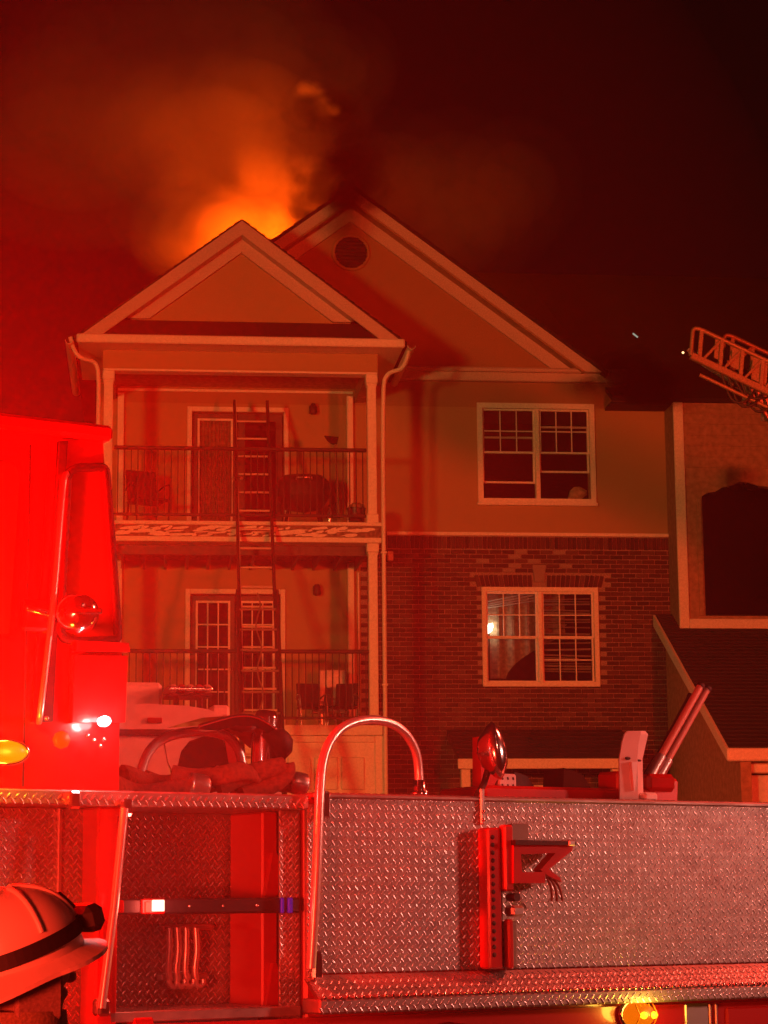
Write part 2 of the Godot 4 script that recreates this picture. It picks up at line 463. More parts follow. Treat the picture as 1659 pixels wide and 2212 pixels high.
# ---------------------------------------------------------------- apartment building
func make_building() -> void:
	house = thing("apartment_building", "three storey gabled apartment building with two stacked balconies, stucco above brick, smoke on its roof", "building", Vector3(0, 0, -33.3), 6.0)
	var b := house
	var wz := -2.0                       # face of the main wall
	var xl := hp(215, 1000, wz).x
	var xr := hp(1450, 1000, wz).x
	var yb := hp(1150, 1156, wz).y       # where brick gives way to stucco
	var ytop := hp(1400, 858, wz + 0.5).y - 0.09
	var xb := hp(780, 1400, wz).x
	# openings
	var w1 := rect(hp(1041, 882, wz), hp(1276, 1079, wz))
	var w2 := rect(hp(1049, 1278, wz), hp(1286, 1474, wz))
	var d1 := rect(hp(415, 889, wz), hp(613, 1150, wz))
	var floor_up := hp(500, 1122, 0).y
	var floor_low := hp(500, 1562, 0).y
	d1 = Rect2(d1.position.x, floor_up, d1.size.x, d1.end.y - floor_up)
	var d2 := rect(hp(411, 1283, wz), hp(606, 1500, wz))
	d2 = Rect2(d2.position.x, floor_low, d2.size.x, d2.end.y - floor_low)
	var st := nb()
	wall(st, Rect2(xl, yb, xr - xl, ytop - yb), wz - 0.2, wz, [w1, d1])
	put("wall", st, M.stucco, b)
	st = nb()
	wall(st, Rect2(xl, floor_low - 0.3, xb - xl, yb - floor_low + 0.3), wz - 0.2, wz, [d2])
	put("wall", st, M.stucco, b)
	# rooms behind the openings
	st = nb()
	for yy in [0.0, floor_low - 0.15, floor_up - 0.15, ytop - 0.12]:
		span(st, Vector3(xl + 0.05, yy - 0.1, wz - 9.0), Vector3(xr - 0.05, yy + 0.1, wz - 0.21))
	span(st, Vector3(xl + 0.05, 0.1, wz - 9.2), Vector3(xr - 0.05, ytop - 0.05, wz - 9.0))
	for xx in [xl + 0.1, xb + 0.6, xr - 0.1]:
		span(st, Vector3(xx - 0.05, 0.1, wz - 8.99), Vector3(xx + 0.05, ytop - 0.05, wz - 0.22))
	put("interior_wall", st, M.interior, b)
	make_brickwork(b, Rect2(xb, 0.0, xr - xb, yb), wz, w2)
	# trim between brick and stucco, and the corner board
	st = nb()
	span(st, Vector3(hp(835, 1150, wz).x, yb - 0.02, wz + 0.002), Vector3(xr + 0.01, yb + 0.035, wz + 0.05), 0.008)
	put("belt_trim", st, M.trim, b)

	# ---- rear gable
	var ga := hp(760, 400, wz + 0.35)
	var gr := hp(1310, 803, wz + 0.35)
	var half := gr.x - ga.x
	var rise := ga.y - gr.y
	st = nb()
	var base_y := hp(1100, 808, wz).y
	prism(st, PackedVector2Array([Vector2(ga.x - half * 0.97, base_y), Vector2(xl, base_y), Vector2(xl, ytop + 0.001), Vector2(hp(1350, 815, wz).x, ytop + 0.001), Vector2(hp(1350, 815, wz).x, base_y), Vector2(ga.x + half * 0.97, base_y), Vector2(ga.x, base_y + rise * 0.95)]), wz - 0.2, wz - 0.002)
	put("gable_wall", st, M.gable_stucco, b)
	for s in [-1.0, 1.0]:
		st = nb()
		var e := Vector2(ga.x + s * (half + 0.02), gr.y - 0.01)
		prism(st, PackedVector2Array([v2(ga), e, e + Vector2(0, -0.05), v2(ga) + Vector2(0, -0.05)]), wz - 11.0, wz + 0.35)
		var rf := put("roof", st, M.shingle, b)
		shingles(rf, v2(ga), e, wz - 11.0, wz + 0.37)
		st = nb()
		rake_cut(st, v2(ga), Vector2(ga.x + s * half, gr.y), 0.052, 0.19, wz + 0.27, wz + 0.33, gr.y + 0.0)
		put("rake_board", st, M.rake_trim, b)
		st = nb()
		rake_cut(st, v2(ga), Vector2(ga.x + s * half, gr.y), 0.245, 0.03, wz + 0.02, wz + 0.32, gr.y + 0.005)
		put("rake_soffit", st, M.siding, b)
		st = nb()
		rake_cut(st, v2(ga), Vector2(ga.x + s * half, gr.y), 0.25, 0.26, wz, wz + 0.06, gr.y + 0.01)
		put("rake_board", st, M.rake_trim, b)
	# round louvred vent
	var vc := hp(758, 546, wz)
	var vr := 0.285
	st = nb()
	var ring := PackedVector3Array()
	for k in 33:
		ring.append(Vector3(vc.x + cos(TAU * k / 32.0) * vr, vc.y + sin(TAU * k / 32.0) * vr, wz + 0.02))
	tube(st, ring, 0.028, 8)
	var vent := put("gable_vent", st, M.gable_stucco, b)
	st = nb()
	var disc := PackedVector2Array()
	for k in 24:
		disc.append(Vector2(vc.x, vc.y) + Vector2.from_angle(TAU * k / 24.0) * vr)
	prism(st, disc, wz + 0.0, wz + 0.006)
	put("vent_back", st, M.dark, vent)
	for k in 9:
		var yy := -0.24 + k * 0.06
		var hw := sqrt(maxf(vr * vr - yy * yy, 0.001)) - 0.02
		st = nb()
		box(st, Vector3(vc.x, vc.y + yy, wz + 0.022), Vector3(hw * 2.0, 0.009, 0.05), 0.0, Basis(Vector3.RIGHT, 0.6))
		put("slat", st, M.charred, vent)
	# eave under the gable: frieze, gutter
	var ey := hp(1100, 824, wz + 0.1).y
	var eyt := hp(1100, 800, wz + 0.1).y
	st = nb()
	span(st, Vector3(hp(838, 815, wz).x, ey, wz + 0.002), Vector3(hp(1352, 815, wz).x, eyt, wz + 0.14), 0.015)
	span(st, Vector3(hp(838, 815, wz).x, eyt - 0.05, wz + 0.141), Vector3(hp(1352, 815, wz).x, eyt + 0.02, wz + 0.24), 0.02)
	put("frieze_board", st, M.rake_trim, b)
	# ---- main roof, seen dark above the right part
	var re := hp(1400, 858, wz + 0.5)
	var rx0 := hp(880, 800, wz).x
	var rx1 := xr + 9.5
	var back := 7.5
	var side := Transform3D(Basis(Vector3(0, 0, -1), Vector3(0, 1, 0), Vector3(1, 0, 0)), Vector3.ZERO)
	for k in 2:
		var front: float = [wz - 0.25, wz + 0.5][k]
		var fy := re.y + (0.403 if k == 0 else 0.0)
		var rp := PackedVector2Array([Vector2(-front, fy), Vector2(-(wz - back), re.y + 4.3), Vector2(-(wz - 2.0 * back), re.y), Vector2(-(wz - 2.0 * back), re.y - 0.1), Vector2(-(wz - back), re.y + 4.2), Vector2(-front, fy - 0.07)])
		st = nb()
		prism(st, rp, rx0 if k == 0 else hp(1306, 800, wz).x, hp(1306, 800, wz).x - 0.002 if k == 0 else rx1, side)
		put("roof", st, M.shingle, b)
	st = nb()
	span(st, Vector3(hp(1306, 860, wz).x, re.y - 0.12, wz + 0.003), Vector3(xr + 0.3, re.y - 0.075, wz + 0.5), 0.0)
	put("soffit", st, M.shingle, b)
	make_wing(b, xr, re.y)

	# ---- windows
	make_window(b, w1, wz, hp(1161, 980, wz).x, true)
	make_window(b, w2, wz, hp(1167, 1370, wz).x, false)
	# ---- porch
	make_porch(b, wz, floor_up, floor_low)
	make_door(b, d1, wz, true)
	make_door(b, d2, wz, false)
	for p in [Vector2(676, 886), Vector2(684, 1276)]:
		var c := hp(p.x, p.y, wz)
		st = nb()
		lathe(st, PackedVector2Array([Vector2(0.0, 0.09), Vector2(0.035, 0.085), Vector2(0.05, 0.05), Vector2(0.065, -0.06), Vector2(0.04, -0.09), Vector2(0.0, -0.095)]), 14, Transform3D(Basis(), Vector3(c.x, c.y, wz + 0.10)))
		var wl := put("wall_lamp", st, M.iron, b)
		st = nb()
		box(st, Vector3(c.x, c.y, wz + 0.02), Vector3(0.12, 0.14, 0.036), 0.01)
		put("mounting_plate", st, M.iron, wl)
	var eb := hp(838, 1203, wz)
	st = nb()
	box(st, Vector3(eb.x + 0.03, eb.y, wz + 0.06), Vector3(0.09, 0.15, 0.10), 0.01)
	put("electric_box", st, M.trim, b)
	make_ground_floor(b, wz, floor_low)

# rows of shingle courses, each a thin wedge along the ridge
func shingles(roof: Node3D, top: Vector2, eave: Vector2, z0: float, z1: float) -> void:
	var st := nb()
	var n := 22
	var up := Vector2(-(eave - top).normalized().y, (eave - top).normalized().x)
	if up.y < 0.0:
		up = -up
	for k in n:
		var a := top.lerp(eave, float(k) / n)
		var c := top.lerp(eave, float(k + 1) / n)
		prism(st, PackedVector2Array([a + up * 0.002, c + up * 0.002, c + up * 0.016]), z0 + 0.003, z1 - 0.003)
	put("shingle_courses", st, M.shingle, roof).set_meta("kind", "stuff")

func make_brickwork(b: Node3D, r: Rect2, wz: float, w2: Rect2) -> void:
	var st := nb()
	wall(st, r, wz - 0.2, wz - 0.008, [w2])
	var bw := put("brick_wall", st, M.mortar, b)
	var meshes: Array[Mesh] = []
	for k in 3:
		st = nb()
		box(st, Vector3.ZERO, Vector3(0.194 - 0.004 * k, 0.062 - 0.0015 * k, 0.03), 0.004)
		meshes.append(st.commit())
	var small := nb()
	box(small, Vector3.ZERO, Vector3(0.092, 0.061, 0.03), 0.004)
	var half_brick := small.commit()
	var spots := []    # [transform, half?]
	var q := hp(1163, 1240, wz)
	var jack := Rect2(w2.position.x - 0.12, w2.end.y + 0.06, w2.size.x + 0.24, 0.22)
	# soldier course under the belt
	var x := r.position.x + 0.035
	var ys := r.end.y - 0.03 - 0.1
	while x < r.end.x - 0.03:
		spots.append([Transform3D(Basis(Vector3.BACK, PI / 2), Vector3(x, ys, wz)), false])
		x += 0.072
	# flat arch over the window, fanned about the keystone
	for k in range(-13, 14):
		if absi(k) < 2:
			continue
		var t := k / 13.0
		spots.append([Transform3D(Basis(Vector3.BACK, PI / 2 - t * 0.25), Vector3(jack.get_center().x + k * 0.076, jack.get_center().y, wz)), false])
	var y := ys - 0.1 - 0.045
	var row := 0
	while y > hp(1150, 1790, wz).y:
		x = r.position.x + (0.1 if row % 2 else 0.0)
		while x < r.end.x:
			for h in [0]:
				var left := maxf(x, r.position.x)
				var right := minf(x + 0.194, r.end.x)
				if right - left < 0.07:
					continue
				var m := Rect2(left, y - 0.035, right - left, 0.07)
				if m.intersects(w2.grow(0.03)) or m.intersects(jack):
					continue
				var is_half := right - left < 0.17
				spots.append([Transform3D(Basis(Vector3.FORWARD, rng.randf_range(-0.008, 0.008)), Vector3((left + right) * 0.5, y + rng.randf_range(-0.002, 0.002), wz + rng.randf_range(-0.004, 0.004))), is_half])
			x += 0.205
		y -= 0.0735
		row += 1
	# the pieces that face the lens most openly come first: those round and above the window
	var hub := Vector2(w2.get_center().x, w2.end.y + 0.35)
	spots.sort_custom(func(a, c): return Vector2(a[0].origin.x, a[0].origin.y).distance_to(hub) < Vector2(c[0].origin.x, c[0].origin.y).distance_to(hub))
	var rest := []
	for i in spots.size():
		var o: Vector3 = spots[i][0].origin
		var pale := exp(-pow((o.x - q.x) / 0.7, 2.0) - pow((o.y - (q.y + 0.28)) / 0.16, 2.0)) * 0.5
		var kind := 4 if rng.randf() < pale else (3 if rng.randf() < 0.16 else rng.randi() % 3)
		if i < 300:
			inst("brick", half_brick if spots[i][1] else meshes[rng.randi() % 3], M["brick%d" % kind], bw, spots[i][0])
		else:
			rest.append([spots[i], kind])
	for is_half in [false, true]:
		var sel := rest.filter(func(e): return e[0][1] == is_half)
		if sel.is_empty():
			continue
		var mm := MultiMesh.new()
		mm.transform_format = MultiMesh.TRANSFORM_3D
		mm.use_colors = true
		mm.mesh = half_brick if is_half else meshes[0]
		mm.instance_count = sel.size()
		for i in sel.size():
			mm.set_instance_transform(i, sel[i][0][0])
			var c: Color = M["brick%d" % sel[i][1]].albedo_color.srgb_to_linear()
			mm.set_instance_color(i, c)
		var o := MultiMeshInstance3D.new()
		o.multimesh = mm
		o.material_override = M.brick_mass
		o.name = "brickwork"
		o.set_meta("kind", "stuff")
		bw.add_child(o, true)
	# keystone
	st = nb()
	prism(st, PackedVector2Array([Vector2(q.x - 0.10, q.y + 0.14), Vector2(q.x + 0.12, q.y + 0.14), Vector2(q.x + 0.085, q.y - 0.13), Vector2(q.x - 0.065, q.y - 0.13)]), wz - 0.005, wz + 0.04)
	put("keystone", st, M.brick4, bw)
	# soldier course sill
	st = nb()
	span(st, Vector3(w2.position.x - 0.06, w2.position.y - 0.06, wz), Vector3(w2.end.x + 0.06, w2.position.y - 0.012, wz + 0.035), 0.006)
	put("window_sill", st, M.brick3, bw)

func make_window(b: Node3D, r: Rect2, wz: float, mx: float, upper: bool) -> void:
	var st := nb()
	var fw := 0.085 if upper else 0.07
	var o := r.grow(fw)
	wall(st, o, wz - 0.12, wz + 0.045, [r])
	span(st, Vector3(mx - 0.035, r.position.y, wz - 0.12), Vector3(mx + 0.035, r.end.y, wz + 0.03), 0.006)
	if upper:
		span(st, Vector3(o.position.x - 0.02, o.position.y - 0.03, wz + 0.002), Vector3(o.end.x + 0.02, o.position.y + 0.02, wz + 0.075), 0.01)
	var win := put("window", st, M.trim, b)
	var mid := r.position.y + r.size.y * (0.505 if upper else 0.49)
	for side in 2:
		var x0 := r.position.x if side == 0 else mx + 0.035
		var x1 := mx - 0.035 if side == 0 else r.end.x
		var zu := wz - 0.03
		var zl := wz - 0.075
		# upper sash: 3 x 2 lights
		var up := Rect2(x0, mid, x1 - x0, r.end.y - mid)
		sash(win, up, zu, 3, 2)
		# lower sash; some are pushed up
		var lift := 0.0
		if upper:
			lift = 0.26 if side == 0 else 0.44
		var low := Rect2(x0, r.position.y + lift, x1 - x0, mid - r.position.y + 0.02)
		if upper:
			sash(win, low, zl, 1, 1)
		else:
			sash(win, low, zl, 1 if side == 0 else 3, 1 if side == 0 else 2)
		# blinds in the lower window
		if not upper:
			var bl := holder("blind", win)
			var y := r.end.y - 0.03
			var bottom := r.end.y - 0.16 if side == 0 else r.position.y + 0.15
			while y > bottom:
				st = nb()
				var dip := rng.randf_range(-0.015, 0.015) + (0.10 if side == 0 and y < bottom + 0.2 else 0.0)
				var tilt := rng.randf_range(-0.3, 0.3) - 0.5
				var xa := x0 + 0.03
				var xe := x1 - 0.03
				if side == 1 and rng.randf() < 0.25:
					xe -= rng.randf_range(0.1, 0.4)
				if side == 1 and rng.randf() < 0.25:
					y -= 0.06
				bar(st, Vector3(xa, y - dip, wz - 0.16), Vector3(xe, y + dip * 0.4, wz - 0.16), 0.035, 0.003, Vector3(0, cos(tilt), sin(tilt)))
				put("slat", st, M.blind, bl)
				y -= 0.042
	if not upper:
		# pale sheet added in the room, standing in for cloudy pane reflections
		st = nb()
		var n := 40
		var zc := wz - 0.42
		for k in n:
			var xa := lerpf(r.position.x - 0.05, r.position.x + r.size.x * 0.78, float(k) / n)
			var xb := lerpf(r.position.x - 0.05, r.position.x + r.size.x * 0.78, float(k + 1) / n)
			var ya := r.position.y + (0.1 if k < 12 else 0.1 + 0.7 * pow((k - 12) / 28.0, 0.6))
			var yb := r.position.y + (0.1 if k + 1 < 12 else 0.1 + 0.7 * pow((k - 11) / 28.0, 0.6))
			var za := zc + sin(k * 0.9) * 0.03
			var zb := zc + sin((k + 1) * 0.9) * 0.03
			quad(st, Vector3(xa, ya, za), Vector3(xb, yb, zb), Vector3(xb, r.end.y + 0.05, zb), Vector3(xa, r.end.y + 0.05, za))
		put("curtain", st, M.curtain, win)
	if upper:
		# pillow against the sill on the right
		st = nb()
		var pc := Vector3(r.end.x - 0.17, r.position.y + 0.10, wz - 0.2)
		lathe(st, PackedVector2Array([Vector2(0, -0.09), Vector2(0.14, -0.05), Vector2(0.17, 0.02), Vector2(0.09, 0.12), Vector2(0, 0.15)]), 16, Transform3D(Basis(Vector3.BACK, 0.4).scaled(Vector3(1.0, 1.0, 0.6)), pc))
		put("cushion", st, M.curtain, win)

func sash(win: Node3D, r: Rect2, z: float, nx: int, ny: int) -> void:
	var st := nb()
	var f := 0.03
	wall(st, r, z - 0.018, z + 0.018, [r.grow(-f)])
	var g := r.grow(-f)
	var sh := put("sash", st, M.trim, win)
	for i in range(1, nx):
		st = nb()
		var x := g.position.x + g.size.x * i / nx
		span(st, Vector3(x - 0.009, g.position.y, z - 0.012), Vector3(x + 0.009, g.end.y, z + 0.012), 0.003)
		put("muntin", st, M.trim, win)
	for j in range(1, ny):
		st = nb()
		var y := g.position.y + g.size.y * j / ny
		span(st, Vector3(g.position.x, y - 0.009, z - 0.010), Vector3(g.end.x, y + 0.009, z + 0.010), 0.003)
		put("muntin", st, M.trim, win)
	for i in nx:
		for j in ny:
			st = nb()
			var w := g.size.x / nx
			var h := g.size.y / ny
			box(st, Vector3(g.position.x + w * (i + 0.5), g.position.y + h * (j + 0.5), z), Vector3(w - 0.004, h - 0.004, 0.004), 0.0, Basis(Vector3.UP, rng.randf_range(-0.01, 0.01)) * Basis(Vector3.RIGHT, rng.randf_range(-0.01, 0.01)))
			put("pane", st, M.pane, win)

func make_door(b: Node3D, r: Rect2, wz: float, upper: bool) -> void:
	var st := nb()
	var tw := 0.075
	span(st, Vector3(r.position.x - tw, r.position.y, wz + 0.002), Vector3(r.position.x, r.end.y + tw, wz + 0.05), 0.008)
	span(st, Vector3(r.end.x, r.position.y, wz + 0.002), Vector3(r.end.x + tw, r.end.y + tw, wz + 0.05), 0.008)
	span(st, Vector3(r.position.x + 0.001, r.end.y, wz + 0.002), Vector3(r.end.x - 0.001, r.end.y + tw, wz + 0.049), 0.008)
	put("door_trim", st, M.trim, b)
	var mid := r.get_center().x
	for side in 2:
		var x0 := r.position.x + 0.02 if side == 0 else mid + 0.01
		var x1 := mid - 0.01 if side == 0 else r.end.x - 0.02
		var leaf := Rect2(x0, r.position.y + 0.02, x1 - x0, r.size.y - 0.04)
		var top := 0.10
		var hole := Rect2(leaf.position.x + 0.09, leaf.position.y + 0.28, leaf.size.x - 0.18, leaf.size.y - 0.28 - top)
		st = nb()
		wall(st, leaf, wz - 0.11, wz - 0.06, [hole])
		var d := put("door", st, M.door, b)
		st = nb()
		wall(st, hole.grow(0.022), wz - 0.06, wz - 0.045, [hole.grow(-0.012)])
		put("glazing_bead", st, M.trim if not upper or side == 0 else M.door, d)
		st = nb()
		box(st, Vector3(hole.get_center().x, hole.get_center().y, wz - 0.085), Vector3(hole.size.x, hole.size.y, 0.006))
		put("pane", st, M.pane, d)
		st = nb()
		lathe(st, PackedVector2Array([Vector2(0, 0.06), Vector2(0.02, 0.055), Vector2(0.028, 0.04), Vector2(0.012, 0.02), Vector2(0.012, 0)]), 10, Transform3D(Basis(Vector3.RIGHT, PI / 2), Vector3(x1 - 0.05 if side == 0 else x0 + 0.05, r.position.y + 1.0, wz - 0.06)))
		put("door_knob", st, M.satin_metal, d)
		if upper:
			if side == 0:
				# pleated curtain behind the glass
				st = nb()
				var n := 26
				for k in n:
					var xa := hole.position.x + hole.size.x * k / n
					var xb := hole.position.x + hole.size.x * (k + 1) / n
					var za := wz - 0.13 + sin(k * 2.1) * 0.012
					var zb := wz - 0.13 + sin((k + 1) * 2.1) * 0.012
					quad(st, Vector3(xa, hole.position.y, za), Vector3(xb, hole.position.y, zb), Vector3(xb, hole.end.y, zb), Vector3(xa, hole.end.y, za))
				put("curtain", st, M.curtain, d)
		else:
			for i in range(1, 3):
				st = nb()
				var x := hole.position.x + hole.size.x * i / 3
				span(st, Vector3(x - 0.011, hole.position.y, wz - 0.081), Vector3(x + 0.011, hole.end.y, wz - 0.055), 0.003)
				put("muntin", st, M.trim, d)
			for j in range(1, 5):
				st = nb()
				var y := hole.position.y + hole.size.y * j / 5
				span(st, Vector3(hole.position.x, y - 0.011, wz - 0.081), Vector3(hole.end.x, y + 0.011, wz - 0.057), 0.003)
				put("muntin", st, M.trim, d)

func make_porch(b: Node3D, wz: float, floor_up: float, floor_low: float) -> void:
	var fz := 0.0
	var a := hp(522, 474, 0.38)
	var e1 := hp(163, 722, 0.38)
	var e2 := hp(876, 748, 0.38)
	var half := (e2.x - e1.x) * 0.5
	var ey := (e1.y + e2.y) * 0.5
	var cx := (e1.x + e2.x) * 0.5
	var ap := Vector2(cx, a.y)
	var st: SurfaceTool
	for s in [-1.0, 1.0]:
		st = nb()
		var e := Vector2(cx + s * (half + 0.02), ey)
		prism(st, PackedVector2Array([ap, e, e + Vector2(0, -0.06), ap + Vector2(0, -0.06)]), -7.0, 0.38)
		var rf := put("roof", st, M.shingle, b)
		shingles(rf, ap, e, -7.0, 0.40)
		st = nb()
		rake_cut(st, ap, Vector2(cx + s * half, ey), 0.03, 0.22, 0.382, 0.42, ey - 0.02)
		put("rake_board", st, M.rake_trim, b)
		st = nb()
		rake_cut(st, ap, Vector2(cx + s * half, ey), 0.25, 0.21, 0.12, 0.20, hp(522, 702, 0.1).y + 0.05)
		rake_cut(st, ap, Vector2(cx + s * half, ey), 0.22, 0.03, 0.20, 0.382, hp(522, 702, 0.1).y + 0.05)
		put("rake_board", st, M.rake_trim, b)
	# pediment wall
	var py := hp(522, 702, 0.1).y
	st = nb()
	var slope := (ap.y - ey) / half
	var pt := ap.y - 0.26
	prism(st, PackedVector2Array([Vector2(cx - (pt - py) / slope, py), Vector2(cx + (pt - py) / slope, py), Vector2(cx, pt)]), -0.1, 0.12)
	put("gable_wall", st, M.stucco, b)
	# return roof at the foot of the pediment
	var ry := hp(522, 727, 0.5).y
	var rw := half - 0.12
	st = nb()
	var tl := Vector3(cx - rw + 0.4, py + 0.04, 0.13)
	var tr := Vector3(cx + rw - 0.4, py + 0.04, 0.13)
	var bl := Vector3(cx - rw, ry, 0.42)
	var br := Vector3(cx + rw, ry, 0.42)
	quad(st, bl, br, tr, tl)
	quad(st, Vector3(bl.x, bl.y - 0.03, 0.0), Vector3(bl.x, bl.y - 0.03, 0.42), bl, Vector3(tl.x, tl.y, 0.0))
	quad(st, Vector3(br.x, br.y - 0.03, 0.42), Vector3(br.x, br.y - 0.03, 0.0), Vector3(tr.x, tr.y, 0.0), br)
	quad(st, Vector3(bl.x, bl.y - 0.03, 0.0), Vector3(br.x, br.y - 0.03, 0.0), Vector3(br.x, br.y - 0.03, 0.42), Vector3(bl.x, bl.y - 0.03, 0.42))
	put("return_roof", st, M.shingle, b)
	# fascia, soffit, beam
	var fy := hp(522, 746, 0.45).y
	st = nb()
	span(st, Vector3(cx - half + 0.02, fy, 0.422), Vector3(cx + half - 0.02, ry + 0.01, 0.50), 0.018)
	span(st, Vector3(cx - half + 0.04, fy + 0.015, wz), Vector3(cx + half - 0.04, fy + 0.045, 0.421))
	put("fascia", st, M.trim, b)
	var bx0 := hp(222, 770, 0).x
	var bx1 := hp(816, 770, 0).x
	var by := hp(522, 803, 0).y
	st = nb()
	span(st, Vector3(bx0, by, -0.22), Vector3(bx1, fy + 0.014, 0.0), 0.01)
	put("porch_beam", st, M.stucco, b)
	st = nb()
	span(st, Vector3(bx0 + 0.01, by - 0.012, -0.225), Vector3(bx1 - 0.01, by + 0.02, 0.012), 0.006)
	put("beam_trim", st, M.trim, b)
	# ceiling of the upper balcony with crown trim
	st = nb()
	span(st, Vector3(bx0, by + 0.22, wz), Vector3(bx1, by + 0.26, -0.22))
	for k in 2:
		var xx := bx0 + 0.02 if k == 0 else bx1 - 0.17
		span(st, Vector3(xx, by + 0.0, wz), Vector3(xx + 0.15, by + 0.219, -0.221))
	put("balcony_ceiling", st, M.siding, b)
	st = nb()
	span(st, Vector3(bx0 + 0.2, by + 0.14, wz + 0.002), Vector3(bx1 - 0.2, by + 0.18, wz + 0.03), 0.006)
	put("crown_trim", st, M.trim, b)
	# gutters along both eaves and their downspouts
	for s in [-1.0, 1.0]:
		st = nb()
		var gx: float = cx + s * (half + 0.03)
		var prof := PackedVector2Array()
		for k in 7:
			prof.append(Vector2(gx + s * 0.055, ey - 0.055) + Vector2.from_angle(PI + PI * k / 6.0) * 0.062)
		for k in 7:
			prof.append(Vector2(gx + s * 0.055, ey - 0.055) + Vector2.from_angle(TAU - PI * k / 6.0) * 0.055)
		prism(st, prof, -3.0, 0.46)
		var g := put("gutter", st, M.trim, b)
		st = nb()
		var px := [Vector2(884, 752), Vector2(880, 772), Vector2(870, 796), Vector2(838, 806), Vector2(826, 830), Vector2(830, 1560), Vector2(833, 1720)] if s > 0 else [Vector2(152, 728), Vector2(158, 752), Vector2(170, 772), Vector2(206, 782), Vector2(213, 805), Vector2(211, 1000), Vector2(210, 1720)]
		var path := PackedVector3Array()
		for i in px.size():
			var zz := 0.30 if i < 3 else 0.06
			var p := hp(px[i].x, px[i].y, zz)
			if i > 3:
				p.x = hp(px[4].x if s > 0 else px[5].x, px[4].y if s > 0 else px[5].y, zz).x
			path.append(p)
		path[path.size() - 1].y = 0.2
		tube(st, smooth_path(path, 4, 0.35), 0.032, 10)
		put("downspout", st, M.trim, b)
		for yy in [hp(829, 1195, 0).y, hp(829, 1480, 0).y]:
			st = nb()
			var dx := path[5].x
			box(st, Vector3(dx, yy, 0.05), Vector3(0.085, 0.03, 0.10), 0.004)
			put("pipe_strap", st, M.trim, b)
	# columns
	var slab_t := hp(522, 1126, 0.06).y
	var slab_b := hp(522, 1170, 0.06).y
	for f in 2:
		var y0 := slab_t if f == 0 else floor_low - 0.02
		var y1 := by - 0.012 if f == 0 else slab_b
		for s in 2:
			var x := hp(233, 950, 0).x if s == 0 else hp(804, 950, 0).x
			var w := 0.135
			st = nb()
			span(st, Vector3(x - w * 0.5, y0, -0.16), Vector3(x + w * 0.5, y1, -0.02), 0.008)
			var col := put("column", st, M.trim, b)
			st = nb()
			span(st, Vector3(x - w * 0.66, y1 - 0.13, -0.185), Vector3(x + w * 0.66, y1, 0.004), 0.01)
			span(st, Vector3(x - w * 0.58, y1 - 0.17, -0.175), Vector3(x + w * 0.58, y1 - 0.131, -0.006), 0.006)
			put("capital", st, M.trim, col)
			st = nb()
			span(st, Vector3(x - w * 0.66, y0, -0.185), Vector3(x + w * 0.66, y0 + 0.14, 0.004), 0.01)
			put("base", st, M.trim, col)
			# the half column against the wall
			st = nb()
			var xi := x + (0.16 if s == 0 else -0.16)
			span(st, Vector3(xi - 0.05, y0, wz + 0.003), Vector3(xi + 0.05, y1 + (0.1 if f == 0 else 0.0), wz + 0.10), 0.006)
			put("pilaster", st, M.trim, b)
	# balcony slab: peeling centre board between two strips
	var sx0 := hp(240, 1145, 0).x
	var sx1 := hp(822, 1145, 0).x
	st = nb()
	span(st, Vector3(sx0, slab_b + 0.03, wz), Vector3(sx1, slab_t - 0.03, 0.04), 0.004)
	put("balcony_slab", st, M.peeling, b)
	var slab: Node3D = b.get_child(b.get_child_count() - 1)
	var fy0 := slab_b + 0.08
	var fy1 := slab_t - 0.06
	for k in 110:
		var w := rng.randf_range(0.06, 0.34)
		var h := rng.randf_range(0.016, 0.055)
		var c := Vector2(lerpf(sx0 + 0.05, sx1 - 0.25, k / 109.0) + rng.randf_range(-0.05, 0.1), rng.randf_range(fy0 + h * 0.4, fy1 - h * 0.4))
		var n := 10
		var pts := PackedVector2Array()
		for i in n:
			var t := TAU * i / n
			var rr := rng.randf_range(0.7, 1.15)
			pts.append(Vector2(clampf(c.x + cos(t) * w * 0.5 * rr, sx0 + 0.01, sx1 - 0.01), clampf(c.y + sin(t) * h * 0.5 * rr + cos(t) * 0.01, fy0, fy1)))
		if Geometry2D.triangulate_polygon(pts).is_empty():
			continue
		st = nb()
		prism(st, pts, 0.0405, 0.0415 + 0.0009 * (k % 8))
		put("paint_flake", st, M.trim, slab)
	st = nb()
	span(st, Vector3(sx0 - 0.01, slab_t - 0.055, wz), Vector3(sx1 + 0.01, slab_t, 0.075), 0.008)
	span(st, Vector3(sx0 - 0.005, slab_b, -0.3), Vector3(sx1 + 0.005, slab_b + 0.075, 0.06), 0.008)
	put("slab_trim", st, M.trim, b)
	# joists under the slab
	for k in 12:
		var x := lerpf(sx0 + 0.15, sx1 - 0.2, k / 11.0)
		st = nb()
		span(st, Vector3(x - 0.02, slab_b - 0.12, wz + 0.01), Vector3(x + 0.02, slab_b + 0.028, -0.31))
		put("joist", st, M.door, b)
	st = nb()
	span(st, Vector3(sx0 + 0.02, slab_b - 0.14, -0.36), Vector3(sx1 - 0.16, slab_b - 0.002, -0.31))
	put("rim_joist", st, M.door, b)
	# railings
	for f in 2:
		var y := floor_up if f == 0 else floor_low
		var x0 := hp(246, 1000, -0.08).x
		var x1 := hp(792 if f == 0 else 796, 1000, -0.08).x
		var top := hp(522, 966 if f == 0 else 1403, -0.08).y
		st = nb()
		span(st, Vector3(x0, top - 0.055, -0.115), Vector3(x1, top, -0.045), 0.012)
		span(st, Vector3(x0, y + 0.06, -0.10), Vector3(x1, y + 0.10, -0.06), 0.006)
		var rail := put("railing", st, M.iron, b)
		st = nb()
		span(st, Vector3(-0.009, 0, -0.009), Vector3(0.009, top - 0.055 - y - 0.10, 0.009), 0.002)
		var bm := st.commit()
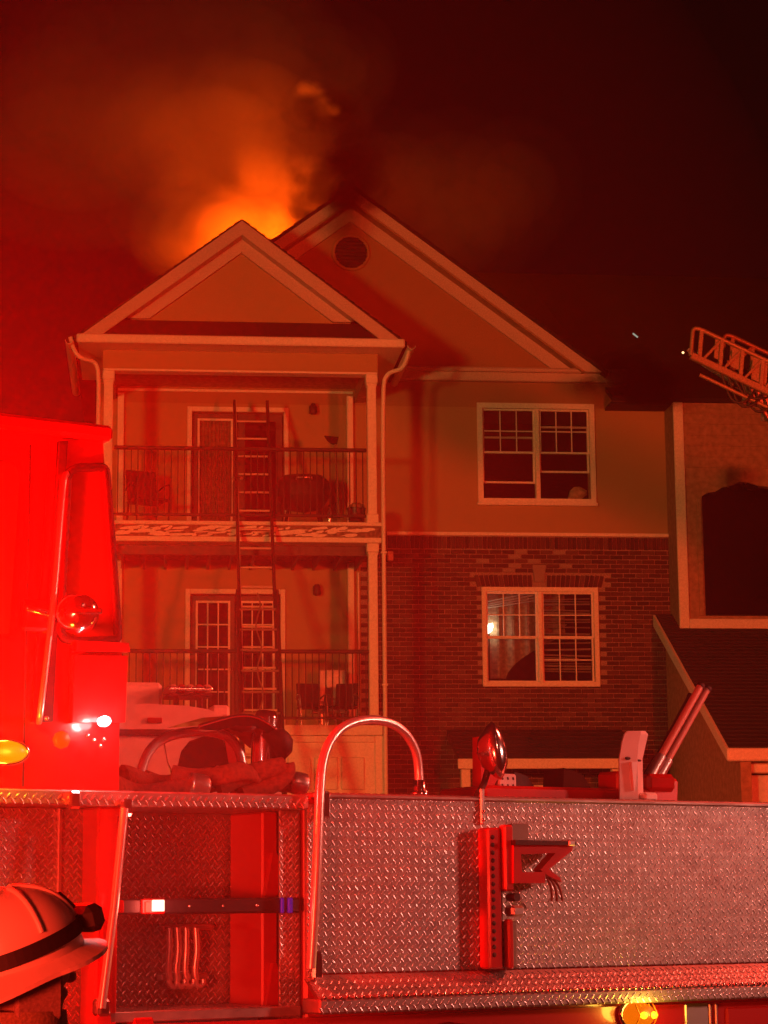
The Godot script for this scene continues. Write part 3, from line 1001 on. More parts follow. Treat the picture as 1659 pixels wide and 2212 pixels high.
		var n := 38
		for k in n:
			inst("baluster", bm, M.iron, rail, Transform3D(Basis(Vector3.UP, rng.randf_range(-0.04, 0.04)), Vector3(lerpf(x0 + 0.06, x1 - 0.06, k / (n - 1.0)), y + 0.10, -0.08)))
	# lower balcony floor and face
	var ly := hp(700, 1566, 0.06).y
	var ly2 := hp(700, 1588, 0.06).y
	st = nb()
	span(st, Vector3(sx0, ly2, wz), Vector3(sx1, ly, 0.06), 0.008)
	put("balcony_slab", st, M.trim, b)
	st = nb()
	span(st, Vector3(hp(775, 1300, wz).x - 0.02, floor_low, wz + 0.003), Vector3(hp(772, 1300, wz).x + 0.03, slab_b - 0.15, wz + 0.05), 0.005)
	put("corner_trim", st, M.trim, b)

func make_ground_floor(b: Node3D, wz: float, floor_low: float) -> void:
	var y1 := hp(700, 1589, 0.0).y
	var x0 := hp(240, 1640, 0).x
	var x1 := hp(832, 1640, 0).x
	var st := nb()
	span(st, Vector3(x0, 0, -0.15), Vector3(x1 - 0.15, y1, -0.03))
	put("wall", st, M.trim, b)
	st = nb()
	span(st, Vector3(x1 - 0.149, 0, -0.18), Vector3(x1, y1, 0.0), 0.008)
	span(st, Vector3(x0, y1 - 0.10, -0.029), Vector3(x1 - 0.15, y1 - 0.01, 0.02), 0.01)
	put("corner_trim", st, M.trim, b)
	# panelled garage door in the ground floor
	var gd := holder("garage_door", b)
	var gx0 := hp(560, 1640, 0).x
	var gx1 := x1 - 0.28
	for j in 4:
		for i in 4:
			st = nb()
			var w := (gx1 - gx0) / 4.0
			box(st, Vector3(gx0 + w * (i + 0.5), y1 - 0.55 - j * 0.55, -0.01), Vector3(w - 0.05, 0.48, 0.04), 0.015)
			put("panel", st, M.trim, gd)
	# shed roof over the ground floor entrance on the brick wall
	var c0 := hp(982, 1606, wz)
	var c1 := hp(1345, 1606, wz)
	var top := hp(1160, 1576, wz).y
	var low := hp(1160, 1636, -0.7)
	st = nb()
	var x2 := hp(990, 1640, -0.7).x
	var x3 := hp(1340, 1640, -0.7).x
	prism(st, PackedVector2Array([Vector2(-wz, top), Vector2(0.7, low.y), Vector2(0.7, low.y - 0.05), Vector2(-wz, top - 0.12)]), x2, x3 + 0.3, Transform3D(Basis(Vector3(0, 0, -1), Vector3(0, 1, 0), Vector3(1, 0, 0)), Vector3.ZERO))
	var cr := put("canopy_roof", st, M.shingle, b)
	st = nb()
	var n := 7
	for k in n:
		var a := Vector2(-wz, top).lerp(Vector2(0.7, low.y), float(k) / n)
		var c := Vector2(-wz, top).lerp(Vector2(0.7, low.y), float(k + 1) / n)
		prism(st, PackedVector2Array([a + Vector2(0, 0.002), c + Vector2(0, 0.002), c + Vector2(0, 0.016)]), x2 + 0.004, x3 + 0.296, Transform3D(Basis(Vector3(0, 0, -1), Vector3(0, 1, 0), Vector3(1, 0, 0)), Vector3.ZERO))
	put("shingle_courses", st, M.shingle, cr).set_meta("kind", "stuff")
	st = nb()
	span(st, Vector3(x2 - 0.01, low.y - 0.17, -0.699), Vector3(x3 + 0.31, low.y - 0.02, -0.66), 0.008)
	put("fascia", st, M.trim, b)
	for xx in [x2 + 0.12, x3 - 0.05]:
		st = nb()
		span(st, Vector3(xx - 0.07, 0, -0.90), Vector3(xx + 0.07, low.y - 0.17, -0.76), 0.008)
		put("canopy_post", st, M.trim, b)
	st = nb()
	span(st, Vector3(x2 + 0.4, 0, wz + 0.06), Vector3(x3 - 0.3, low.y - 0.35, wz + 0.11), 0.01)
	put("garage_door", st, M.trim, b)

func make_wing(b: Node3D, xr: float, eave_y: float) -> void:
	var fz := -1.40
	var x0 := hp(1457, 1000, fz).x
	var x1 := x0 + 5.2
	var top := hp(1600, 872, fz).y
	var bot := hp(1600, 1358, fz).y
	var st := nb()
	# opening with a ragged, burnt upper edge
	var o0 := hp(1518, 1330, fz)
	var raw := [Vector2(1516, 1072), Vector2(1528, 1064), Vector2(1545, 1062), Vector2(1560, 1053), Vector2(1580, 1049), Vector2(1600, 1040), Vector2(1618, 1043), Vector2(1640, 1050), Vector2(1659, 1052)]
	var edge := PackedVector2Array()
	for p in raw:
		edge.append(v2(hp(p.x, p.y, fz)))
	var ox1 := edge[edge.size() - 1].x + 0.9
	edge.append(Vector2(ox1, edge[edge.size() - 1].y - 0.12))
	var sill := o0.y
	st = nb()
	wall(st, Rect2(x0, bot, x1 - x0, sill - bot), fz - 0.15, fz)
	wall(st, Rect2(x0, sill + 0.001, edge[0].x - x0, top - sill - 0.001), fz - 0.15, fz)
	wall(st, Rect2(ox1, sill + 0.001, x1 - ox1, top - sill - 0.001), fz - 0.15, fz)
	var poly := PackedVector2Array([Vector2(edge[0].x + 0.001, top), Vector2(ox1 - 0.001, top)])
	for i in range(edge.size() - 1, -1, -1):
		poly.append(edge[i] + Vector2(0.001 if i == 0 else (-0.001 if i == edge.size() - 1 else 0.0), 0))
	prism(st, poly, fz - 0.15, fz)
	span(st, Vector3(x0, bot, -2.0), Vector3(x0 + 0.1, top, fz - 0.151))
	var w := put("wing_wall", st, M.siding, b)
	# lap siding boards over the opening
	var y := top
	var k := 0
	while y > edge[5].y + 0.25:
		st = nb()
		var yn := y - 0.175
		var ins := rng.randf_range(-0.006, 0.006)
		prism(st, PackedVector2Array([Vector2(-fz - 0.001, y), Vector2(-fz - 0.006, y), Vector2(-fz - 0.022, yn + ins), Vector2(-fz - 0.001, yn + ins)]), x0 + 0.16, x1, Transform3D(Basis(Vector3(0, 0, -1), Vector3(0, 1, 0), Vector3(1, 0, 0)), Vector3.ZERO))
		put("siding_board", st, M.siding, w)
		y = yn
		k += 1
	# burnt room behind it
	st = nb()
	span(st, Vector3(edge[0].x - 0.3, sill - 0.1, -5.0), Vector3(x1, sill - 0.02, fz - 0.16))
	span(st, Vector3(edge[0].x - 0.3, sill - 0.1, -5.1), Vector3(x1, top, -5.0))
	span(st, Vector3(edge[0].x - 0.4, sill - 0.1, -5.0), Vector3(edge[0].x - 0.3, top, fz - 0.16))
	span(st, Vector3(edge[0].x - 0.3, top - 0.05, -5.0), Vector3(x1, top + 0.02, fz - 0.16))
	span(st, Vector3(x1 - 0.1, sill - 0.1, -5.0), Vector3(x1, top - 0.06, fz - 0.16))
	put("burnt_room", st, M.charred, b)
	# charred flakes hanging from the head of the opening
	for i in 14:
		var t := rng.randf()
		var p := edge[0].lerp(edge[edge.size() - 2], t)
		p.y += 0.12 * sin(t * PI) - rng.randf_range(0.0, 0.05)
		st = nb()
		box(st, Vector3(p.x, p.y, fz - 0.05), Vector3(rng.randf_range(0.05, 0.16), rng.randf_range(0.04, 0.1), 0.03), 0.008, Basis(Vector3.BACK, rng.randf_range(-0.5, 0.5)))
		put("charred_flake", st, M.charred, w)
	# trims
	st = nb()
	span(st, Vector3(x0 - 0.005, bot - 0.01, fz + 0.002), Vector3(x0 + 0.155, top, fz + 0.05), 0.01)
	put("corner_trim", st, M.trim, b)
	st = nb()
	span(st, Vector3(x0 + 0.156, bot - 0.01, fz + 0.002), Vector3(x1, bot + 0.15, fz + 0.045), 0.01)
	put("sill_band", st, M.trim, b)
	st = nb()
	span(st, Vector3(edge[0].x - 0.10, sill, fz + 0.002), Vector3(edge[0].x - 0.02, edge[0].y - 0.02, fz + 0.03), 0.006)
	put("opening_trim", st, M.siding, b)
	# brick below the wing
	st = nb()
	span(st, Vector3(xr + 0.002, 0, -2.2), Vector3(x1, bot, -2.02))
	put("wall", st, M.brick2, b)

func make_garage() -> void:
	var up := hp(1413, 1327, -1.9)
	var zlo := 0.0
	var zhi := 7.0
	for i in 30:
		var zm := (zlo + zhi) * 0.5
		if hp(1572, 1615, zm).x > up.x:
			zlo = zm
		else:
			zhi = zm
	var dn := hp(1572, 1615, zlo)
	var x := up.x + 0.17
	var g := thing("garage", "low garage with steep dark shingle roof and pale trim, below the burnt opening", "garage", house.transform * Vector3(x, 0, 0), 6.0)
	var zb := -1.9
	var zf := zlo
	var y0 := up.y
	var y1 := dn.y
	var w := 6.0
	var side := Transform3D(Basis(Vector3(0, 0, -1), Vector3(0, 1, 0), Vector3(1, 0, 0)), Vector3.ZERO)
	var st := nb()
	prism(st, PackedVector2Array([Vector2(-zb, y0), Vector2(-zf, y1), Vector2(-zf, y1 - 0.14), Vector2(-zb, y0 - 0.16)]), -0.15, w, side)
	var rf := put("roof", st, M.shingle, g)
	st = nb()
	var n := 38
	for k in n:
		var a := Vector2(-zb, y0).lerp(Vector2(-zf, y1), float(k) / n)
		var c := Vector2(-zb, y0).lerp(Vector2(-zf, y1), float(k + 1) / n)
		prism(st, PackedVector2Array([a + Vector2(0, 0.002), c + Vector2(0, 0.002), c + Vector2(0, 0.02)]), -0.146, w - 0.004, side)
	put("shingle_courses", st, M.shingle, rf).set_meta("kind", "stuff")
	st = nb()
	prism(st, PackedVector2Array([Vector2(-zb, y0 - 0.162), Vector2(-zf, y1 - 0.142), Vector2(-zf, 0), Vector2(-zb, 0)]), 0.0, 0.15, side)
	put("wall", st, M.siding, g)
	st = nb()
	prism(st, PackedVector2Array([Vector2(-zb, y0 - 0.012), Vector2(-zf, y1 - 0.012), Vector2(-zf, y1 - 0.17), Vector2(-zb, y0 - 0.19)]), -0.19, -0.152, side)
	put("rake_board", st, M.trim, g)
	st = nb()
	span(st, Vector3(-0.2, y1 - 0.19, zf + 0.002), Vector3(w, y1 - 0.01, zf + 0.09), 0.02)
	put("fascia", st, M.trim, g)
	var dx := hp(1602, 1640, zf).x - x
	st = nb()
	wall(st, Rect2(0.15, 0, w - 0.15, y1 - 0.145), zf - 0.35, zf - 0.15, [Rect2(dx + 0.12, 0, 2.6, y1 - 0.35)])
	put("wall", st, M.siding, g)
	st = nb()
	span(st, Vector3(dx, 0, zf - 0.148), Vector3(dx + 0.12, y1 - 0.22, zf - 0.09), 0.01)
	span(st, Vector3(dx + 0.121, y1 - 0.34, zf - 0.148), Vector3(dx + 2.72, y1 - 0.22, zf - 0.09), 0.01)
	put("door_trim", st, M.trim, g)
	var gd := holder("garage_door", g)
	for j in 4:
		for i in 4:
			st = nb()
			box(st, Vector3(dx + 0.12 + 0.65 * (i + 0.5), y1 - 0.36 - 0.24 - j * 0.49, zf - 0.24), Vector3(0.63, 0.47, 0.05), 0.02)
			put("panel", st, M.white_paint, gd)

# ---------------------------------------------------------------- things on the balconies
func make_balcony_things() -> void:
	var fu := hp(500, 1122, 0).y
	var fl := hp(500, 1566, 0).y
	var at := func(p: Vector3) -> Vector3: return house.transform * p
	# upper: patio chair on the left
	var c := hp(318, 1115, -0.9)
	var ch := thing("patio_chair", "dark metal patio chair with curved arms at the left end of the upper balcony", "chair", at.call(Vector3(c.x, fu, -0.9)), 26.0)
	chair(ch, M.iron, M.rubber)
	# upper: covered grill
	c = hp(655, 1110, -1.1)
	var gr := thing("barbecue_grill", "rounded dark covered barbecue grill beside the ladder on the upper balcony", "grill", at.call(Vector3(c.x, fu, -1.1)), 6.0)
	var st := nb()
	lathe(st, PackedVector2Array([Vector2(0.36, 0.0), Vector2(0.38, 0.12), Vector2(0.36, 0.25), Vector2(0.27, 0.36), Vector2(0.0, 0.40)]), 20, Transform3D(Basis().scaled(Vector3(1.15, 0.9, 0.7)), Vector3(0, 0.55, 0)))
	put("lid", st, M.rubber, gr)
	st = nb()
	lathe(st, PackedVector2Array([Vector2(0, -0.25), Vector2(0.25, -0.2), Vector2(0.35, -0.02), Vector2(0.36, 0.0)]), 20, Transform3D(Basis().scaled(Vector3(1.15, 1, 0.7)), Vector3(0, 0.55, 0)))
	put("bowl", st, M.iron, gr)
	for sx in [-1, 1]:
		for sz in [-1, 1]:
			st = nb()
			bar(st, Vector3(sx * 0.22, 0.40, sz * 0.14), Vector3(sx * 0.3, 0.0, sz * 0.2), 0.03, 0.03)
			put("leg", st, M.iron, gr)
	st = nb()
	tube(st, PackedVector3Array([Vector3(-0.12, 0.78, 0.23), Vector3(-0.12, 0.8, 0.29), Vector3(0.12, 0.8, 0.29), Vector3(0.12, 0.78, 0.23)]), 0.012, 8)
	put("handle", st, M.satin_metal, gr)
	# upper: broom leaning at the right, with a second pole
	var p0 := hp(733, 1118, -0.35)
	var p1 := hp(722, 960, -0.35)
	var br := thing("broom", "broom standing bristles up against the railing near the right column of the upper balcony", "broom", at.call(Vector3(p0.x, fu, -0.35)), 6.0)
	st = nb()
	var tip := Vector3(p1.x - p0.x, p1.y - fu, 0.15)
	bar(st, Vector3.ZERO, tip, 0.03, 0.03, Vector3.BACK, 0.008)
	put("handle", st, M.wood, br)
	st = nb()
	prism(st, PackedVector2Array([Vector2(-0.03, 0), Vector2(0.03, 0), Vector2(0.07, 0.10), Vector2(-0.14, 0.15), Vector2(-0.10, 0.06)]), -0.03, 0.03, Transform3D(Basis(Vector3.BACK, 0.15), tip - Vector3(0, 0.03, 0)))
	put("bristles", st, M.charred, br)
	var mp := hp(770, 1115, -0.5)
	var mo := thing("mop_bucket", "small dark bucket with a pale rag at the right column of the upper balcony", "bucket", at.call(Vector3(mp.x, fu, -0.5)), 0.0)
	st = nb()
	lathe(st, PackedVector2Array([Vector2(0, 0), Vector2(0.11, 0.0), Vector2(0.14, 0.26), Vector2(0.15, 0.27), Vector2(0.13, 0.26), Vector2(0.1, 0.04), Vector2(0, 0.04)]), 18)
	put("tub", st, M.black_plastic, mo)
	st = nb()
	lathe(st, PackedVector2Array([Vector2(0.13, 0.24), Vector2(0.12, 0.31), Vector2(0.06, 0.35), Vector2(0, 0.34)]), 12)
	put("rag", st, M.curtain, mo)
	var bt := hp(712, 1112, -0.3)
	var bo := thing("bottle", "slim shiny bottle on the upper balcony floor between grill and broom", "bottle", at.call(Vector3(bt.x, fu, -0.3)), 0.0)
	st = nb()
	lathe(st, PackedVector2Array([Vector2(0, 0), Vector2(0.035, 0.0), Vector2(0.036, 0.16), Vector2(0.014, 0.22), Vector2(0.014, 0.27), Vector2(0, 0.272)]), 14)
	put("body", st, M.satin_metal, bo)
	st = nb()
	lathe(st, PackedVector2Array([Vector2(0.017, 0.255), Vector2(0.017, 0.285), Vector2(0, 0.287)]), 12)
	put("cap", st, M.iron, bo)
	# lower: upright pale board with shelf, and two chairs
	var b0 := hp(718, 1520, -1.4)
	var bd := thing("folding_table", "pale folded table standing on edge behind the lower balcony railing, right of the ladder", "table", at.call(Vector3(b0.x, fl, -1.4)), 6.0)
	st = nb()
	box(st, Vector3(0, 0.62, 0), Vector3(0.40, 0.66, 0.04), 0.012)
	put("table_top", st, M.white_paint, bd)
	st = nb()
	box(st, Vector3(-0.06, 0.30, 0.12), Vector3(0.56, 0.05, 0.24), 0.012)
	put("shelf", st, M.white_paint, bd)
	for s in [-1, 1]:
		st = nb()
		bar(st, Vector3(s * 0.16, 0, 0.05), Vector3(s * 0.16, 0.3, 0.05), 0.025, 0.025, Vector3.BACK)
		put("leg", st, M.satin_metal, bd)
	var k := 0
	for px in [672.0, 742.0]:
		var q := hp(px, 1555, -0.5)
		var oc := thing("patio_chair", "low dark chair on the lower balcony, %s of the two near the right column" % ("left" if k == 0 else "right"), "chair", at.call(Vector3(q.x, fl, -0.55)), 15.0 - 30.0 * k, "dark chairs on the lower balcony")
		chair(oc, M.satin_metal, M.rubber, 0.72)
		k += 1

func chair(o: Node3D, frame: Material, cloth: Material, s := 1.0) -> void:
	var st := nb()
	box(st, Vector3(0, 0.42, 0) * s, Vector3(0.50, 0.05, 0.48) * s, 0.015)
	put("seat", st, cloth, o)
	st = nb()
	box(st, Vector3(0, 0.70, -0.27) * s, Vector3(0.48, 0.50, 0.035) * s, 0.012, Basis(Vector3.RIGHT, -0.2))
	put("backrest", st, cloth, o)
	for sx in [-1, 1]:
		st = nb()
		tube(st, smooth_path(PackedVector3Array([Vector3(sx * 0.25, 0.0, 0.25) * s, Vector3(sx * 0.27, 0.42, 0.23) * s, Vector3(sx * 0.29, 0.66, 0.22) * s, Vector3(sx * 0.28, 0.68, 0.0) * s, Vector3(sx * 0.25, 0.62, -0.26) * s]), 5, 0.4), 0.014, 8)
		put("arm", st, frame, o)
		st = nb()
		bar(st, Vector3(sx * 0.23, 0.42, -0.2) * s, Vector3(sx * 0.24, 0.0, -0.27) * s, 0.025, 0.025)
		put("leg", st, frame, o)

# ---------------------------------------------------------------- ladders
func make_ladders() -> void:
	# ground ladder of two sections leaning on the edge of the upper balcony
	var slope := 0.62
	var y_edge := hp(550, 1130, 0.15).y
	var z_of := func(y: float) -> float: return 0.15 + (y_edge - y) * slope
	var xl := hp(513, 1100, 0.2).x
	var xr := hp(588, 1100, 0.2).x
	var ytop := hp(550, 862, -1.0).y
	var foot := Vector3((xl + xr) * 0.5, 0, z_of.call(0.0))
	var l := thing("ground_ladder", "dark fire service extension ladder leaning on the upper balcony edge, pale rungs", "ladder", house.transform * foot, 6.0)
	var pt := func(x: float, y: float, lift := 0.0) -> Vector3: return Vector3(x - foot.x, y, z_of.call(y) - foot.z) + Vector3(0, slope, 1).normalized() * lift
	for s in 2:
		var x := xl if s == 0 else xr
		var st := nb()
		bar(st, pt.call(x, 1.6, 0.0), pt.call(x, ytop, 0.0), 0.042, 0.075, Vector3(0, slope, 1), 0.006)
		put("fly_rail", st, M.ladder_dark, l)
		st = nb()
		var xo := x + (-0.03 if s == 0 else 0.03)
		bar(st, pt.call(xo, 0.02, 0.085), pt.call(xo, hp(550, 1282, 1.0).y, 0.085), 0.045, 0.085, Vector3(0, slope, 1), 0.006)
		put("bed_rail", st, M.ladder_dark, l)
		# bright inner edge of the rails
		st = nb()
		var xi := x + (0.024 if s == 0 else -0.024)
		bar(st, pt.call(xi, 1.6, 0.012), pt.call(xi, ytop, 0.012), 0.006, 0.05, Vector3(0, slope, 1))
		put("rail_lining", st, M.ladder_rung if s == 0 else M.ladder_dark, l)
	var y := hp(550, 912, -1.0).y
	while y > 1.7:
		var st := nb()
		tube(st, PackedVector3Array([pt.call(xl, y), pt.call(xr, y)]), 0.017, 8)
		put("rung", st, M.ladder_rung, l)
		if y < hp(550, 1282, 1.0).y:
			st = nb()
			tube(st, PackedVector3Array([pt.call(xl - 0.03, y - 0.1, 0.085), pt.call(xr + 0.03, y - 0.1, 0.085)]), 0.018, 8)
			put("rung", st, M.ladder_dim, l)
		y -= 0.312
	# halyard rope
	var st2 := nb()
	var rope := PackedVector3Array()
	for i in 14:
		rope.append(pt.call((xl + xr) * 0.5 + sin(i * 1.7) * 0.05, lerpf(hp(550, 1290, 1.0).y, 3.6, i / 13.0), 0.11))
	tube(st2, smooth_path(rope, 3, 0.5), 0.012, 6)
	put("halyard", st2, M.ladder_dim, l)

	# aerial ladder reaching in from the right, above the roof
	var d := 24.0
	var pw := func(px: float, py: float, dist: float) -> Vector3:
		var dir := cam_basis * Vector3((px - 829.5) / LENS, -(py - 1106.0) / LENS, -1.0)
		return EYE + dir * dist
	var a: Vector3 = pw.call(1492, 768, d)
	var c: Vector3 = pw.call(1640, 838, d)
	var along := (c - a).normalized()
	var n := Vector3(0.12, 0.98, -0.05).normalized()
	var across := Vector3(0.62, 0.08, -0.78).normalized()
	var al := thing("aerial_ladder", "lattice tip of an aerial ladder reaching in over the roof from the right", "aerial ladder", a, 0.0)
	var reach := 7.5
	var hgt := 0.33
	var wide := 0.66
	for s in 2:
		var off := across * (wide * s)
		st2 = nb()
		bar(st2, off, off + along * reach, 0.06, 0.075, n, 0.008)
		put("lower_rail", st2, M.ladder_gold, al)
		st2 = nb()
		tube(st2, smooth_path(PackedVector3Array([off, off + n * hgt * 0.5, off + n * hgt, off + along * 0.3 + n * hgt, off + along * reach + n * hgt]), 4, 0.4), 0.024, 8)
		put("handrail", st2, M.ladder_gold, al)
		for i in 26:
			st2 = nb()
			var t := 0.10 + i * 0.24
			bar(st2, off + along * t, off + along * t + n * hgt, 0.03, 0.045, along, 0.004)
			put("post", st2, M.ladder_gold, al)
			st2 = nb()
			bar(st2, off + along * (t + 0.03), off + along * (t + 0.22) + n * (hgt - 0.03), 0.022, 0.03, n, 0.004)
			put("brace", st2, M.ladder_gold, al)
	for i in 20:
		st2 = nb()
		var t := 0.15 + i * 0.33
		tube(st2, PackedVector3Array([along * t, along * t + across * wide]), 0.02, 8)
		put("rung", st2, M.ladder_gold, al)
	# waterway pipe and nozzle under the tip
	st2 = nb()
	tube(st2, PackedVector3Array([n * -0.1 + across * 0.3 + along * 0.3, n * -0.12 + across * 0.3 + along * reach]), 0.055, 12)
	put("water_pipe", st2, M.aluminium, al)
	st2 = nb()
	tube(st2, smooth_path(PackedVector3Array([n * -0.1 + across * 0.3 + along * 0.3, n * -0.06 + across * 0.28 + along * -0.05, n * 0.03 + across * 0.25 + along * -0.17]), 4), 0.03, 10)
	put("nozzle", st2, M.satin_metal, al)
	st2 = nb()
	lathe(st2, PackedVector2Array([Vector2(0, -0.016), Vector2(0.016, 0), Vector2(0, 0.016)]), 10, Transform3D(Basis(), n * -0.01 + along * -0.1 + across * 0.02))
	put("tip_light", st2, glow("tip_lamp", Color(1.0, 0.75, 0.5), 3.0), al)
	# plates hung on the lattice
	for e in [[0.30, 0.10, 0.22], [0.52, 0.14, 0.24], [0.78, 0.18, 0.30], [1.3, 0.5, 0.42]]:
		st2 = nb()
		box(st2, along * e[0] + n * 0.2 + across * 0.02, Vector3(e[1], e[2], 0.015), 0.004, Basis(along, n, along.cross(n)))
		put("side_plate", st2, M.ladder_gold, al)
	# hoses and cables hanging below
	for i in 9:
		st2 = nb()
		var t0 := 0.36 + i * 0.08
		var drop := rng.randf_range(0.15, 0.4)
		tube(st2, smooth_path(PackedVector3Array([along * t0 + n * -0.03, along * (t0 + 0.1) + Vector3(0, -drop, 0), along * (t0 + 0.25) + Vector3(0.02, -drop * 0.8, 0.05), along * (t0 + 0.4) + n * -0.05]), 4), 0.014, 6)
		put("cable", st2, M.rubber, al)
	st2 = nb()
	tube(st2, PackedVector3Array([n * -0.16 + along * 0.12, n * -0.2 + along * reach]), 0.02, 8)
	put("lower_chord", st2, M.ladder_gold, al)
	for e in [[0.72, -0.10, 0.16, 0.26], [0.86, -0.16, 0.14, 0.34], [0.62, -0.2, 0.10, 0.12]]:
		st2 = nb()
		box(st2, along * e[0] + n * e[1] + across * 0.1, Vector3(e[2], e[3], 0.08), 0.02, Basis(Vector3.BACK, rng.randf_range(-0.5, 0.3)))
		put("gear_box", st2, M.aluminium, al)
	# the bigger bed section and its turntable, out of sight to the right
	var bed0 := along * 3.0 + across * -0.06
	for s in 2:
		st2 = nb()
		bar(st2, bed0 + across * (0.74 * s) + n * -0.1, bed0 + across * (0.74 * s) + n * -0.1 + along * 8.0, 0.08, 0.12, n, 0.01)
		put("bed_rail", st2, M.aluminium, al)
	var foot2 := bed0 + along * 8.0 + across * 0.37
	st2 = nb()
	bar(st2, Vector3(foot2.x, -a.y + 0.02, foot2.z), foot2, 0.7, 0.7, Vector3.RIGHT, 0.05)
	put("pedestal", st2, M.red_paint, al)

# ---------------------------------------------------------------- fire engine
var lug_mesh: Mesh

func make_lug() -> void:
	# one raised lens of the tread plate, long along x, up along z
	var st := nb()
	var l := 0.0125
	var w := 0.0040
	var h := 0.0022
	var rim := PackedVector3Array()
	for k in 8:
		var a := TAU * k / 8.0
		var cx := cos(a)
		rim.append(Vector3(l * cx, w * sin(a) * (1.0 if absf(cx) < 0.9 else 0.0), -0.0002))
	var crest0 := Vector3(-l * 0.55, 0, h)
	var crest1 := Vector3(l * 0.55, 0, h)
	var nr := PackedVector3Array()
	for k in 8:
		var t := TAU * k / 8.0
		nr.append(Vector3(cos(t) * 0.25, sin(t) * 0.62, 0.8).normalized())
	var up := Vector3(0, 0, 1)
	for k in 8:
		var k2 := (k + 1) % 8
		var top := crest1 if (rim[k] + rim[k2]).x > 0.0 else crest0
		vx(st, rim[k], nr[k]); vx(st, top, up); vx(st, rim[k2], nr[k2])
	vx(st, rim[2], nr[2]); vx(st, crest1, up); vx(st, crest0, up)
	vx(st, rim[6], nr[6]); vx(st, crest0, up); vx(st, crest1, up)
	lug_mesh = st.commit()

# raised tread pattern on a plate: origin, the two directions along it, size and pitch
func lugs(parent: Node3D, at: Vector3, u: Vector3, v: Vector3, w: float, h: float, p := PITCH_TREAD) -> void:
	var n := u.cross(v).normalized()
	var xs := []
	var i := 0
	var nx := int(w / p)
	var ny := int(h / p)
	for j in ny + 1:
		for k in nx + 1:
			for q in 2:
				var x := (k + 0.5 * q + 0.25) * p
				var y := (j + 0.5 * q + 0.25) * p
				if x > w - 0.008 or y > h - 0.008:
					continue
				var a := deg_to_rad(-52.0 if q == 0 else 48.0)
				var bx := u * cos(a) + v * sin(a)
				xs.append(Transform3D(Basis(bx, n.cross(bx), n), at + u * x + v * y))
	if xs.is_empty():
		return
	var mm := MultiMesh.new()
	mm.transform_format = MultiMesh.TRANSFORM_3D
	mm.mesh = lug_mesh
	mm.instance_count = xs.size()
	for k in xs.size():
		mm.set_instance_transform(k, xs[k])
	var o := MultiMeshInstance3D.new()
	o.multimesh = mm
	o.material_override = M.tread_lug
	o.name = "tread_pattern"
	o.set_meta("kind", "stuff")
	parent.add_child(o, true)

func plate(called: String, parent: Node3D, a: Vector3, b: Vector3, thick := 0.006, p := PITCH_TREAD) -> Node3D:
	# an upright tread plate facing +z between two corners on its front face
	var lo := Vector3(minf(a.x, b.x), minf(a.y, b.y), a.z)
	var hi := Vector3(maxf(a.x, b.x), maxf(a.y, b.y), a.z)
	var st := nb()
	span(st, lo - Vector3(0, 0, thick), hi, 0.002)
	var o := put(called, st, M.tread, parent)
	lugs(o, lo, Vector3.RIGHT, Vector3.UP, hi.x - lo.x, hi.y - lo.y, p)
	return o

func bolt(parent: Node3D, at: Vector3, r := 0.009) -> void:
	var st := nb()
	lathe(st, PackedVector2Array([Vector2(0, 0.006), Vector2(r * 0.7, 0.005), Vector2(r, 0.0), Vector2(r, -0.002)]), 8, Transform3D(Basis(Vector3.RIGHT, PI / 2), at))
	put("bolt", st, M.chrome, parent)

